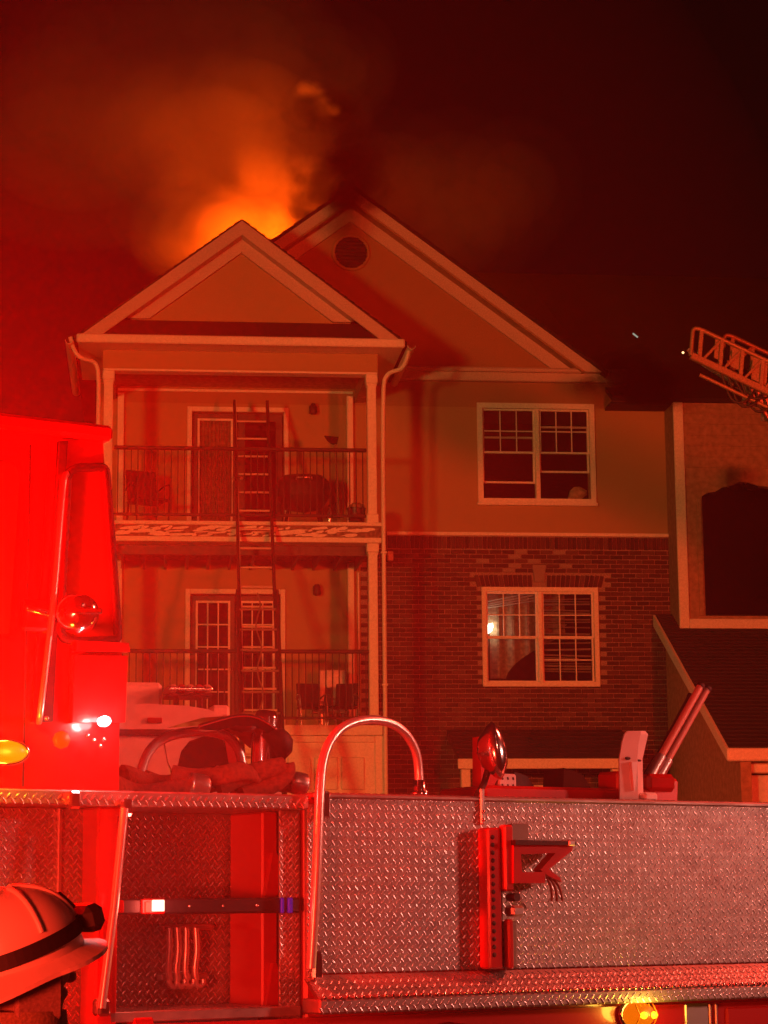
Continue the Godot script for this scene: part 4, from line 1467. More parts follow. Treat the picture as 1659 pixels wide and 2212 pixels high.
func make_engine() -> void:
	engine = thing("fire_engine", "fire engine with tread plate body, chrome rails and red cab, filling the foreground", "fire engine", Vector3((700.0 - 829.5) / LENS * 7.0, 0, -7.0), 32.0)
	make_lug()
	var e := engine
	var st: SurfaceTool
	var top := tp(700, 1716).y
	var seam := tp(700, 2106).y
	var x0 := tp(664, 1900).x
	var x1 := tp(1659, 1900).x + 3.2
	# ---- body, behind the plates
	st = nb()
	span(st, Vector3(x0 + 0.002, 0.95, -2.3), Vector3(x1, top - 0.004, -0.02), 0.01)
	put("body", st, M.red_paint, e)
	plate("side_panel", e, Vector3(x0 + 0.028, seam + 0.004, 0.0), Vector3(x1, top, 0.0), 0.008)
	# top edge: bright folded lip of tread plate
	st = nb()
	span(st, Vector3(x0 + 0.02, top - 0.012, -0.12), Vector3(x1, top + 0.004, 0.008), 0.005)
	var lip := put("top_lip", st, M.tread, e)
	lugs(lip, Vector3(x0 + 0.02, top + 0.0042, 0.0), Vector3.RIGHT, Vector3(0, 0, -1), x1 - x0 - 0.03, 0.10)
	# corner strip at the left of the panel
	plate("corner_strip", e, Vector3(x0 - 0.006, seam - 0.02, 0.012), Vector3(x0 + 0.026, top - 0.03, 0.012), 0.02, 0.020)
	# lower step: plate leaning outwards, a folded edge, a second band
	var y2 := tp(800, 2152).y
	var y3 := tp(800, 2185).y
	st = nb()
	var up_in := Vector3(0, seam, 0.004)
	var lo_out := Vector3(0, y2, 0.085)
	var dx0 := x0 - 0.01
	quad(st, Vector3(dx0, lo_out.y, lo_out.z), Vector3(x1, lo_out.y, lo_out.z), Vector3(x1, up_in.y, up_in.z), Vector3(dx0, up_in.y, up_in.z))
	quad(st, Vector3(x1, lo_out.y - 0.01, lo_out.z - 0.01), Vector3(dx0, lo_out.y - 0.01, lo_out.z - 0.01), Vector3(dx0, up_in.y - 0.01, up_in.z - 0.01), Vector3(x1, up_in.y - 0.01, up_in.z - 0.01))
	var step := put("rub_panel", st, M.tread, e)
	var dv := (up_in - lo_out).normalized()
	lugs(step, Vector3(dx0, lo_out.y, lo_out.z), Vector3.RIGHT, dv, x1 - dx0, lo_out.distance_to(up_in))
	st = nb()
	span(st, Vector3(dx0, y3, -0.02), Vector3(x1, y2 - 0.001, 0.088), 0.006)
	var band := put("rub_rail", st, M.tread, e)
	lugs(band, Vector3(dx0, y3 + 0.004, 0.0884), Vector3.RIGHT, Vector3.UP, x1 - dx0, y2 - y3 - 0.004)
	# rivets along the fold
	for k in 150:
		st = nb()
		lathe(st, PackedVector2Array([Vector2(0, 0.006), Vector2(0.004, 0.005), Vector2(0.006, 0.0)]), 8, Transform3D(Basis(Vector3.RIGHT, 0.9), Vector3(dx0 + 0.02 + k * 0.0265, y2 + 0.004, 0.086)))
		put("rivet", st, M.chrome, band)
	# below: red sill, wheel arch, lamp, panels
	st = nb()
	var ay := y3 - 0.012
	var wx := tp(960, 2200).x
	var arch := PackedVector2Array([Vector2(dx0 - 1.2, 0.35), Vector2(wx - 0.62, 0.35)])
	for k in 13:
		var a := PI - PI * k / 12.0
		arch.append(Vector2(wx + cos(a) * 0.60, 0.66 + sin(a) * 0.59))
	arch.append_array(PackedVector2Array([Vector2(wx + 0.62, 0.35), Vector2(x1, 0.35), Vector2(x1, ay), Vector2(dx0 - 1.2, ay)]))
	prism(st, arch, -0.03, 0.02)
	put("lower_body", st, M.red_paint, e)
	st = nb()
	span(st, Vector3(dx0 - 1.2, 0.35, -2.3), Vector3(x1, 0.9, -0.6))
	put("chassis", st, M.dark, e)
	st = nb()
	lathe(st, PackedVector2Array([Vector2(0.0, 0.0), Vector2(0.3, 0.0), Vector2(0.47, 0.02), Vector2(0.52, 0.06), Vector2(0.53, 0.15), Vector2(0.5, 0.27), Vector2(0.0, 0.28)]), 28, Transform3D(Basis(Vector3.RIGHT, -PI / 2), Vector3(wx, 0.53, -0.02)))
	var wheel := put("wheel", st, M.rubber, e)
	st = nb()
	lathe(st, PackedVector2Array([Vector2(0.0, 0.06), Vector2(0.08, 0.05), Vector2(0.1, 0.0), Vector2(0.27, -0.01), Vector2(0.3, 0.012)]), 24, Transform3D(Basis(Vector3.RIGHT, PI / 2), Vector3(wx, 0.53, 0.0)))
	put("rim", st, M.satin_metal, wheel)
	var dp := tp(1482, 2192, 0.03)
	st = nb()
	box(st, Vector3(dp.x + 0.05, dp.y - 0.02, 0.022), Vector3(0.10, 0.11, 0.012), 0.004)
	put("intake_panel", st, M.satin_metal, e)
	dp = tp(1570, 2176, 0.03)
	st = nb()
	box(st, Vector3(dp.x + 0.27, dp.y - 0.14, 0.022), Vector3(0.54, 0.28, 0.016), 0.012)
	put("locker_door", st, M.red_paint, e)
	for p in [Vector2(1535, 2185), Vector2(1548, 2175)]:
		dp = tp(p.x, p.y, 0.03)
		st = nb()
		span(st, Vector3(dp.x - 0.005, 0.7, 0.0205), Vector3(dp.x + 0.005, ay - 0.002, 0.03), 0.003)
		put("seam_strip", st, M.satin_metal, e)
	# amber marker lamp
	dp = tp(1382, 2192, 0.05)
	st = nb()
	lathe(st, PackedVector2Array([Vector2(0, 0.05), Vector2(0.03, 0.045), Vector2(0.048, 0.02), Vector2(0.055, 0.0), Vector2(0.06, -0.03)]), 18, Transform3D(Basis(Vector3.RIGHT, PI / 2).scaled(Vector3(1.0, 0.75, 1.0)), Vector3(dp.x, dp.y, 0.05)))
	var ml := put("marker_lamp", st, glow("amber_lamp", Color(1.0, 0.45, 0.01), 0.9), e)
	for s in [-1, 1]:
		st = nb()
		lathe(st, PackedVector2Array([Vector2(0, 0.012), Vector2(0.011, 0.006), Vector2(0.012, -0.004), Vector2(0, -0.01)]), 12, Transform3D(Basis(Vector3.RIGHT, PI / 2), Vector3(dp.x + s * 0.020, dp.y, 0.096)))
		put("lamp_bulb", st, glow("amber_bulb", Color(1.0, 0.85, 0.1), 3.0), ml)
	for k in 5:
		st = nb()
		var rx := dp.x - 0.036 + k * 0.018
		tube(st, PackedVector3Array([Vector3(rx, dp.y - 0.034, 0.075), Vector3(rx, dp.y, 0.099), Vector3(rx, dp.y + 0.034, 0.075)]), 0.0022, 6)
		put("lens_rib", st, M.lens_amber, ml)
	st = nb()
	var bez := PackedVector3Array()
	for k in 25:
		bez.append(Vector3(dp.x + cos(TAU * k / 24.0) * 0.064, dp.y + sin(TAU * k / 24.0) * 0.047, 0.032))
	tube(st, bez, 0.009, 8)
	put("bezel", st, M.chrome, ml)
	omni("marker_lamp_light", e, Vector3(dp.x, dp.y + 0.01, 0.13), lc(1.0, 0.5, 0.05), 0.05, 0.04)

	make_rails(e, top, seam, x0)
	make_bracket(e, seam)
	make_top_gear(e, top)
	make_crosslay(e, top, x0)
	make_cab(e)

func flange(parent: Node3D, at: Vector3, dir: Vector3, r := 0.03) -> void:
	var st := nb()
	var b := Basis()
	if dir.cross(Vector3.UP).length() > 0.01:
		var ax := Vector3.UP.cross(dir).normalized()
		b = Basis(ax, Vector3.UP.angle_to(dir))
	lathe(st, PackedVector2Array([Vector2(0, 0.045), Vector2(r * 0.66, 0.045), Vector2(r * 0.72, 0.012), Vector2(r, 0.010), Vector2(r, 0.0)]), 14, Transform3D(b, at))
	put("flange", st, M.chrome, parent)

func make_rails(e: Node3D, top: float, seam: float, x0: float) -> void:
	# tall handrail arching over the top of the body
	var pts := PackedVector3Array()
	for p in [[672, 2092, 0.06], [684, 1900, 0.075], [690, 1720, 0.07], [698, 1625, 0.05], [735, 1568, 0.03], [800, 1551, 0.0], [862, 1566, -0.03], [897, 1612, -0.05], [905, 1660, -0.06], [906, 1712, -0.06]]:
		pts.append(tp(p[0], p[1], p[2]))
	var st := nb()
	tube(st, smooth_path(pts, 6, 0.5), 0.0145, 14)
	var hr := put("handrail", st, M.rail, e)
	flange(hr, tp(906, 1716, -0.06), Vector3.UP)
	var q := tp(686, 1732, 0.0)
	for f in [[687, 1735], [671, 2080]]:
		q = tp(f[0], f[1], 0.0)
		st = nb()
		span(st, Vector3(q.x - 0.022, q.y - 0.05, 0.0125), Vector3(q.x + 0.016, q.y + 0.035, 0.055), 0.008)
		put("rail_bracket", st, M.chrome, hr)
	# second, lower rail further back on the left
	pts = PackedVector3Array()
	for p in [[304, 1668, -0.9], [318, 1625, -0.9], [352, 1592, -0.9], [420, 1578, -0.9], [482, 1583, -0.9], [516, 1612, -0.9], [526, 1665, -0.9], [527, 1760, -0.9]]:
		pts.append(tp(p[0], p[1], p[2]))
	st = nb()
	tube(st, smooth_path(pts, 6, 0.5), 0.017, 14)
	put("handrail", st, M.rail, e)

func make_bracket(e: Node3D, seam: float) -> void:
	# tool bracket standing proud of the side panel
	var a := tp(1064, 1788, 0.05)
	var b := tp(1064, 2108, 0.05)
	var st := nb()
	span(st, Vector3(a.x - 0.026, seam + 0.006, 0.001), Vector3(a.x + 0.026, a.y, 0.06), 0.006)
	var br := put("tool_bracket", st, M.red_paint, e)
	for k in 16:
		st = nb()
		var y := lerpf(seam + 0.05, a.y - 0.03, k / 15.0)
		lathe(st, PackedVector2Array([Vector2(0.0, 0.003), Vector2(0.006, 0.002), Vector2(0.008, -0.001)]), 8, Transform3D(Basis(Vector3.RIGHT, PI / 2), Vector3(a.x - 0.008, y, 0.061)))
		put("rivet", st, M.rubber, br)
	st = nb()
	span(st, Vector3(a.x + 0.0265, seam + 0.006, 0.001), Vector3(a.x + 0.046, a.y - 0.005, 0.035), 0.003)
	put("channel", st, M.black_plastic, br)
	# upright post with clamp arm shaped like a hook
	var u0 := tp(1092, 1782, 0.05)
	var u1 := tp(1092, 1925, 0.05)
	st = nb()
	span(st, Vector3(u0.x - 0.022, u1.y, 0.036), Vector3(u0.x + 0.014, u0.y, 0.075), 0.006)
	put("post", st, M.red_paint, br)
	st = nb()
	var bk0 := tp(1112, 1778, 0.03)
	var bk1 := tp(1150, 1820, 0.03)
	span(st, Vector3(bk0.x, bk1.y - 0.01, 0.003), Vector3(bk1.x, bk0.y, 0.012), 0.002)
	put("backing_plate", st, M.grey_plate, br)
	var sc := func(px: float, py: float) -> Vector2: return v2(tp(px, py, 0.06))
	st = nb()
	prism(st, PackedVector2Array([sc.call(1100, 1826), sc.call(1228, 1826), sc.call(1226, 1838), sc.call(1176, 1878), sc.call(1200, 1896), sc.call(1204, 1906), sc.call(1176, 1893), sc.call(1158, 1880), sc.call(1190, 1843), sc.call(1116, 1846), sc.call(1118, 1884), sc.call(1168, 1884), sc.call(1168, 1908), sc.call(1100, 1908)]), 0.040, 0.085)
	put("hook_arm", st, M.red_paint, br)
	st = nb()
	prism(st, PackedVector2Array([sc.call(1098, 1815), sc.call(1228, 1818), sc.call(1229, 1826), sc.call(1098, 1826)]), 0.034, 0.10)
	put("arm_plate", st, M.rubber, br)
	st = nb()
	var tipa := tp(1212, 1821, 0.06)
	span(st, Vector3(tipa.x, tipa.y - 0.010, 0.032), Vector3(tipa.x + 0.026, tipa.y + 0.008, 0.104), 0.003)
	put("arm_tip", st, M.satin_metal, br)
	# webbing tail from the hook
	for k in 3:
		st = nb()
		var f := tp(1180 + k * 6, 1895, 0.07)
		tube(st, smooth_path(PackedVector3Array([f, f + Vector3(0.012 + k * 0.006, -0.03, 0.01), f + Vector3(0.02 + k * 0.01, -0.075, 0.0)]), 4), 0.004, 6)
		put("webbing", st, M.canvas_red, br)
	# small clip and lower post
	var kx := tp(1112, 1945, 0.05)
	st = nb()
	tube(st, PackedVector3Array([Vector3(kx.x - 0.008, kx.y + 0.01, 0.03), Vector3(kx.x - 0.008, kx.y + 0.01, 0.075)]), 0.013, 12)
	put("clip", st, M.rubber, br)
	st = nb()
	box(st, Vector3(kx.x - 0.002, kx.y - 0.033, 0.05), Vector3(0.05, 0.035, 0.05), 0.008)
	put("clamp", st, M.satin_metal, br)
	var l0 := tp(1100, 1985, 0.05)
	st = nb()
	span(st, Vector3(l0.x - 0.016, seam + 0.006, 0.036), Vector3(l0.x + 0.006, l0.y, 0.068), 0.006)
	put("lower_post", st, M.red_paint, br)
	st = nb()
	span(st, Vector3(l0.x + 0.0065, seam + 0.006, 0.003), Vector3(l0.x + 0.032, l0.y - 0.005, 0.05), 0.006)
	put("lower_post", st, M.grey_plate, br)

func make_top_gear(e: Node3D, top: float) -> void:
	var st: SurfaceTool
	# strap hanging over the edge below the mirror
	var c := tp(1042, 1730, 0.01)
	st = nb()
	span(st, Vector3(c.x - 0.009, top - 0.085, 0.002), Vector3(c.x + 0.009, top + 0.03, 0.014), 0.004)
	put("strap", st, M.satin_metal, e)
	bolt(e, Vector3(c.x, top - 0.045, 0.014), 0.007)
	bolt(e, Vector3(c.x, top - 0.07, 0.014), 0.007)
	# red tray along the top
	var a := tp(1036, 1700, -0.25)
	var b := tp(1400, 1718, -0.25)
	st = nb()
	span(st, Vector3(a.x, top + 0.006, -0.5), Vector3(b.x, top + 0.055, -0.22), 0.01)
	var tray := put("hose_tray", st, M.red_paint, e)
	st = nb()
	prism(st, PackedVector2Array([v2(tp(1028, 1718, -0.3)), v2(tp(1046, 1718, -0.3)), v2(tp(1072, 1668, -0.3)), v2(tp(1068, 1640, -0.3)), v2(tp(1048, 1648, -0.3)), v2(tp(1042, 1594, -0.3)), v2(tp(1028, 1592, -0.3))]), -0.32, -0.27)
	put("end_bracket", st, M.red_paint, tray)
	st = nb()
	var r0 := tp(1312, 1716, -0.3)
	var r1 := tp(1345, 1668, -0.3)
	span(st, Vector3(r0.x, r0.y, -0.36), Vector3(r1.x, r1.y, -0.24), 0.01)
	put("end_bracket", st, M.red_paint, tray)
	# oval chrome mirror on an arm
	var m := tp(1072, 1621, -0.12)
	st = nb()
	lathe(st, PackedVector2Array([Vector2(0, 0.035), Vector2(0.05, 0.030), Vector2(0.085, 0.012), Vector2(0.098, 0.0), Vector2(0.085, -0.02), Vector2(0.045, -0.055), Vector2(0, -0.065)]), 28, Transform3D(Basis(Vector3.UP, 0.95) * Basis(Vector3.RIGHT, PI / 2 - 0.15).scaled(Vector3(0.48, 1.0, 1.0)), m))
	var mir := put("oval_mirror", st, M.chrome, e)
	st = nb()
	tube(st, smooth_path(PackedVector3Array([m + Vector3(-0.01, -0.05, -0.03), m + Vector3(-0.03, -0.11, -0.03), Vector3(c.x, top + 0.01, -0.02)]), 5), 0.011, 8)
	put("mirror_arm", st, M.iron, mir)
	# small perforated box and two dark rubber wedges in the tray
	var p := tp(1088, 1690, -0.3)
	st = nb()
	box(st, Vector3(p.x, p.y, -0.3), Vector3(0.075, 0.055, 0.05), 0.006)
	var pb := thing_on_engine("junction_box", "small pale perforated metal box beside the oval mirror on the engine top", "box", st, M.white_paint)
	for i in 3:
		for j in 2:
			st = nb()
			box(st, Vector3(p.x - 0.022 + i * 0.022, p.y - 0.012 + j * 0.024, -0.2755), Vector3(0.007, 0.010, 0.004), 0.001, Basis(Vector3.BACK, 0.4))
			put("slot", st, M.rubber, pb)
	var k := 0
	for q in [[1108, 1690, 0.04], [1222, 1690, 0.055]]:
		var w := tp(q[0], q[1], -0.36)
		st = nb()
		prism(st, PackedVector2Array([Vector2(w.x - q[2], top + 0.057), Vector2(w.x + q[2] * 1.2, top + 0.057), Vector2(w.x + q[2] * 0.5, top + 0.057 + q[2] * 0.9), Vector2(w.x - q[2] * 0.9, top + 0.057 + q[2] * 1.25)]), -0.42, -0.30)
		var wc := thing_on_engine("wheel_chock", "dark rubber wheel chock in the red tray, %s" % ("just right of the mirror" if k == 0 else "the larger one halfway along"), "wheel chock", st, M.rubber)
		wc.set_meta("group", "wheel chocks on the engine top")
		k += 1
	# pale upright shield of the deck gun
	st = nb()
	var rows := [[1728, 1337, 1379, 1390], [1640, 1336, 1376, 1388], [1604, 1342, 1380, 1396], [1586, 1347, 1384, 1400], [1579, 1354, 1384, 1394]]
	var grid := []
	for q in rows:
		var line := []
		for e2 in [[q[1], -0.20], [q[1] + 2, -0.105], [q[2], -0.088], [q[3], -0.14], [q[3] - 2, -0.20]]:
			line.append(tp(e2[0], q[0], e2[1]))
		grid.append(line)
	for i in 4:
		for j in 4:
			quad(st, grid[i][j], grid[i][j + 1], grid[i + 1][j + 1], grid[i + 1][j])
		quad(st, grid[i][4], grid[i][0], grid[i + 1][0], grid[i + 1][4])
	for j in range(1, 4):
		tri(st, grid[4][0], grid[4][j], grid[4][j + 1])
	var sh := put("deck_gun_shield", st, M.white_paint, e)
	st = nb()
	prism(st, PackedVector2Array([v2(tp(1359, 1646, -0.094)), v2(tp(1372, 1646, -0.094)), v2(tp(1367, 1708, -0.094)), v2(tp(1364, 1708, -0.094))]), -0.094, -0.080)
	put("rib", st, M.white_paint, sh)
	for q in [[1356.0, 1638.0, 0.013], [1381.0, 1643.0, 0.009]]:
		var h := tp(q[0], q[1], -0.095)
		st = nb()
		lathe(st, PackedVector2Array([Vector2(0, 0.004), Vector2(q[2] * 0.7, 0.003), Vector2(q[2], 0.0)]), 12, Transform3D(Basis(Vector3.RIGHT, PI / 2).scaled(Vector3(1, 0.45, 1)), h))
		put("recess_shade", st, M.rubber, sh)  # dark disc painted in for the shade of a recess hole
	st = nb()
	var f0 := tp(1396, 1722, -0.1)
	box(st, Vector3(f0.x, top + 0.02, -0.12), Vector3(0.06, 0.03, 0.1), 0.008)
	put("foot", st, M.white_paint, sh)
	# red lamp housing to the right of it
	var lb := tp(1415, 1692, -0.25)
	st = nb()
	box(st, Vector3(lb.x, lb.y, -0.25), Vector3(0.125, 0.062, 0.09), 0.014)
	put("rear_lamp", st, M.lens_red, e)
	# bundle of pike poles pointing up to the right
	var ends := [[1404, 1676, 1512, 1484, 0.014], [1418, 1684, 1526, 1490, 0.015], [1396, 1680, 1490, 1506, 0.011]]
	for i in 3:
		var q: Array = ends[i]
		var z := -0.55 - 0.06 * i
		var s0 := tp(q[0], q[1], z)
		var s1 := tp(q[2], q[3], z)
		var pp := thing("pike_pole", ["pale pike pole pointing up right, upper of the two bright ones behind the deck gun", "pale pike pole pointing up right, lower and thicker of the two bright ones", "thin dark pole tucked against the left of the pike poles"][i], "pike pole", engine.transform * s0, 32.0, "pike poles on the engine top")
		st = nb()
		tube(st, PackedVector3Array([(s0 - s1) * 0.12, (s1 - s0) * 0.22]), q[4] * 1.5, 12)
		put("socket", st, M.satin_metal if i < 2 else M.rubber, pp)
		st = nb()
		tube(st, PackedVector3Array([(s1 - s0) * 0.2, s1 - s0]), q[4], 12)
		put("shaft", st, M.pole if i < 2 else M.rubber, pp)
		st = nb()
		tube(st, PackedVector3Array([s1 - s0, (s1 - s0) * 1.03]), q[4] * 1.2, 12)
		put("cap", st, M.rubber, pp)
	st = nb()
	var s2 := tp(1402, 1640, -0.62)
	bar(st, Vector3(s2.x, top, -0.6), Vector3(s2.x + 0.01, top + 0.12, -0.6), 0.12, 0.14, Vector3.BACK, 0.01)
	put("pole_holder", st, M.red_paint, e)

func thing_on_engine(called: String, label: String, category: String, st: SurfaceTool, m: Material) -> Node3D:
	var o := MeshInstance3D.new()
	o.mesh = st.commit()
	o.material_override = m
	o.name = numbered(called)
	add_child(o)
	o.transform = engine.transform
	o.set_meta("label", label)
	o.set_meta("category", category)
	return o

func make_crosslay(e: Node3D, top: float, x0: float) -> void:
	var st: SurfaceTool
	var yb := tp(400, 2240).y
	var ytop := tp(450, 1746).y
	var zb := -0.34
	# tread plate lip along the top
	var l0 := tp(243, 1746, 0.03)
	var l1 := tp(668, 1716, 0.03)
	st = nb()
	span(st, Vector3(l0.x - 0.6, ytop, -0.5), Vector3(l1.x, top - 0.004, 0.03), 0.005)
	var lip := put("top_lip", st, M.tread, e)
	lugs(lip, Vector3(l0.x - 0.6, ytop + 0.004, 0.0304), Vector3.RIGHT, Vector3.UP, l1.x - l0.x + 0.6, top - ytop - 0.008, 0.026)
	# back of the recess and its floor
	plate("recess_back", e, Vector3(tp(200, 2000).x, yb - 0.2, zb), Vector3(tp(640, 2000, zb).x + 0.06, ytop, zb), 0.01, 0.027)
	st = nb()
	var floor_y := tp(450, 2178, -0.05).y
	span(st, Vector3(tp(240, 2000).x, floor_y - 0.03, zb + 0.001), Vector3(tp(650, 2000).x, floor_y, 0.0), 0.003)
	var fl := put("recess_floor", st, M.tread, e)
	lugs(fl, Vector3(tp(245, 2000).x, floor_y + 0.0004, -0.005), Vector3.RIGHT, Vector3(0, 0, -1), tp(600, 2000).x - tp(245, 2000).x, 0.3, 0.026)
	# right return plate, set back a little, and the shelf lamp bar
	plate("return_panel", e, Vector3(tp(604, 1990, -0.03).x, yb - 0.1, -0.03), Vector3(x0 - 0.008, ytop, -0.03), 0.01, 0.022)
	# red posts
	st = nb()
	span(st, Vector3(tp(208, 1990).x, yb - 0.3, -0.30), Vector3(tp(255, 1990).x, ytop - 0.001, 0.0), 0.006)
	var post := put("corner_post", st, M.red_paint, e)
	st = nb()
	span(st, Vector3(tp(216, 1990).x, tp(230, 2190).y, 0.0005), Vector3(tp(240, 1990).x, tp(230, 1985).y, 0.012), 0.004)
	put("strip", st, M.lens_red, post)
	st = nb()
	tube(st, PackedVector3Array([tp(269, 1746, 0.05), tp(247, 1960, 0.055), tp(219, 2178, 0.05)]), 0.0125, 14)
	var hr := put("handrail", st, M.rail, e)
	for q in [[269, 1745], [219, 2176]]:
		var c := tp(q[0], q[1], 0.03)
		st = nb()
		box(st, c, Vector3(0.04, 0.05, 0.05), 0.008)
		put("rail_bracket", st, M.chrome, hr)
	st = nb()
	var rp0 := tp(566, 1990, -0.12).x
	var rp1 := tp(600, 1990, -0.12).x
	span(st, Vector3(rp0, yb - 0.1, zb + 0.01), Vector3(rp1, ytop - 0.001, -0.12), 0.006)
	post = put("corner_post", st, M.red_paint, e)
	for g in [[1842, 1935, 1.0], [2080, 2180, 1.15]]:
		st = nb()
		var ga := tp(582, g[0], -0.119)
		var gb := tp(628, g[1], -0.119)
		var gc := tp(566, g[1], -0.119)
		prism(st, PackedVector2Array([v2(ga), Vector2(ga.x + 0.012, ga.y), v2(gb), v2(gc)]), -0.118, -0.095)
		put("gusset", st, M.red_paint, post)
	# lamp bar across the recess
	make_lamp_bar(e, 1941, 1972, true)
	make_lamp_bar(e, 2196, 2236, false)
	# spanners hanging on the recess back
	var mount := tp(395, 2006, zb)
	st = nb()
	box(st, Vector3(mount.x, mount.y + 0.004, zb + 0.02), Vector3(0.17, 0.018, 0.036), 0.004)
	put("tool_rack", st, M.satin_metal, e)
	st = nb()
	box(st, Vector3(mount.x - 0.01, mount.y - 0.145, zb + 0.02), Vector3(0.16, 0.022, 0.036), 0.004)
	put("tool_rack", st, M.satin_metal, e)
	var k := 0
	for px in [366.0, 383.0, 402.0, 423.0]:
		var h := tp(px, 2012, zb + 0.05)
		var w := thing("hose_spanner", "chrome hose spanner hanging in the lower recess of the engine, %s of four" % ["leftmost", "second from left", "third from left", "rightmost"][k], "spanner", engine.transform * Vector3(h.x, h.y, zb + 0.05), 32.0, "hose spanners in the recess")
		st = nb()
		tube(st, smooth_path(PackedVector3Array([Vector3(0, 0.01, 0), Vector3(0.004 * (k % 2), -0.06, 0.004), Vector3(-0.004, -0.115, 0), Vector3(0.004, -0.145, 0)]), 4), 0.0095 + 0.001 * (k % 2), 10)
		put("shank", st, M.rail, w)
		st = nb()
		var hook := PackedVector3Array()
		for i in 9:
			var a := PI * 1.25 * i / 8.0 - 0.3
			hook.append(Vector3(0.014 - cos(a) * 0.014, -0.15 - sin(a) * 0.016, 0))
		tube(st, hook, 0.009, 8)
		put("hook", st, M.rail, w)
		k += 1
	# far left bay: tread plate wall with a dark strip
	var lx0 := tp(-160, 1990).x
	plate("pump_panel", e, Vector3(lx0, yb - 0.4, -0.10), Vector3(tp(212, 1990).x - 0.002, ytop - 0.002, -0.10), 0.01, 0.026)
	st = nb()
	span(st, Vector3(tp(150, 1990).x, yb - 0.3, -0.099), Vector3(tp(158, 1990).x, ytop - 0.003, -0.085), 0.002)
	put("seam_strip", st, M.satin_metal, e)
	st = nb()
	box(st, tp(158, 1728, 0.03), Vector3(0.035, 0.05, 0.04), 0.006)
	put("rail_bracket", st, M.chrome, e)
	# dunnage floor of the hose bed, and the hoses on it
	st = nb()
	span(st, Vector3(lx0, 1.2, -2.2), Vector3(x0 - 0.002, ytop - 0.02, zb - 0.012))
	put("hose_bed", st, M.red_paint, e)
	make_hose_load(top)
	# chrome spotlight with hood on the top deck
	var c := tp(572, 1612, -0.75)
	var r := 0.045
	st = nb()
	lathe(st, PackedVector2Array([Vector2(0, 0.125), Vector2(r * 0.7, 0.12), Vector2(r, 0.09), Vector2(r * 1.05, 0.0), Vector2(r, -0.09), Vector2(r * 0.8, -0.13), Vector2(0, -0.135)]), 22, Transform3D(Basis(Vector3.BACK, -0.05), c))
	var sp := put("deck_spotlight", st, M.chrome, e)
	st = nb()
	var hood := [[430, 1573, 1568], [470, 1560, 1556], [510, 1562, 1545], [550, 1575, 1546], [585, 1592, 1565], [612, 1618, 1590]]
	for i in hood.size() - 1:
		var za := -0.68
		var zc := -0.92
		var p0 := tp(hood[i][0], hood[i][2], za)
		var p1 := tp(hood[i + 1][0], hood[i + 1][2], za)
		var q0 := p0 + Vector3(0, 0.01, zc - za)
		var q1 := p1 + Vector3(0, 0.01, zc - za)
		quad(st, p0, p1, q1, q0)
		var d := Vector3(0, -0.035 if i > 0 else -0.012, 0)
		var d2 := Vector3(0, -0.035, 0)
		quad(st, p0 + d, p1 + d2, p1, p0)
		quad(st, q0 + d, q1 + d2, p1 + d2, p0 + d)
	put("hood", st, M.dark_glass, sp)
	st = nb()
	var rim := PackedVector3Array()
	for q in hood:
		rim.append(tp(q[0], q[2], -0.675))
	tube(st, smooth_path(rim, 4), 0.006, 8)
	put("hood_rim", st, M.chrome, sp)
	st = nb()
	var cap := tp(606, 1600, -0.7)
	lathe(st, PackedVector2Array([Vector2(0, 0.03), Vector2(0.035, 0.025), Vector2(0.055, 0.0), Vector2(0.058, -0.04), Vector2(0.0, -0.045)]), 20, Transform3D(Basis(Vector3.BACK, -0.9), cap))
	put("hood_cap", st, M.rubber, sp)

func make_lamp_bar(e: Node3D, y0: float, y1: float, lit: bool) -> void:
	var a := tp(256 if lit else 330, y0, 0.0)
	var b := tp(652 if lit else 560, y1, 0.0)
	var st := nb()
	span(st, Vector3(a.x, b.y, -0.10), Vector3(b.x, a.y, -0.004), 0.006)
	var bar_ := put("lamp_bar", st, M.black_plastic, e)
	var cy := (a.y + b.y) * 0.5
	var h := a.y - b.y
	for px in [410.0, 482.0, 556.0]:
		bolt(bar_, Vector3(tp(px if lit else px - 20, 1960).x, cy, -0.003), 0.005)
	if not lit:
		st = nb()
		var m := tp(310, 2210, 0.0)
		box(st, Vector3(m.x, cy, -0.02), Vector3(0.07, h * 1.05, 0.05), 0.008)
		put("end_module", st, M.lens_red, bar_)
		return
	var c := tp(331, 1957, 0.0)
	st = nb()
	box(st, Vector3(c.x, cy, -0.004), Vector3(0.078, h * 0.96, 0.014), 0.004)
	var lens := put("led_module", st, M.lens_red, bar_)
	st = nb()
	box(st, Vector3(c.x + 0.014, cy + 0.002, 0.004), Vector3(0.040, h * 0.72, 0.006), 0.002)
	put("led_lamp", st, glow("led_white", Color(1.0, 0.72, 0.62), 3.2), lens)
	st = nb()
	box(st, Vector3(c.x - 0.02, cy - 0.002, 0.004), Vector3(0.018, h * 0.7, 0.006), 0.002)
	put("led_lamp", st, glow("led_red", Color(1.0, 0.2, 0.12), 1.6), lens)
	omni("led_light", lens, Vector3(c.x, cy, 0.05), lc(1.0, 0.12, 0.08), 0.03, 0.03)
	for px in [[610.0, 0.010], [627.0, 0.016]]:
		var d := tp(px[0], 1957, 0.0)
		st = nb()
		box(st, Vector3(d.x, cy, -0.002), Vector3(px[1], h * 0.98, 0.010), 0.002)
		put("blue_lamp", st, glow("led_blue", Color(0.25, 0.10, 0.75), 0.28), bar_)
	var d2 := tp(262, 1957, 0.0)
	st = nb()
	box(st, Vector3(d2.x, cy, -0.002), Vector3(0.016, h * 0.8, 0.012), 0.003)
	put("end_lens", st, M.lens_red, bar_)

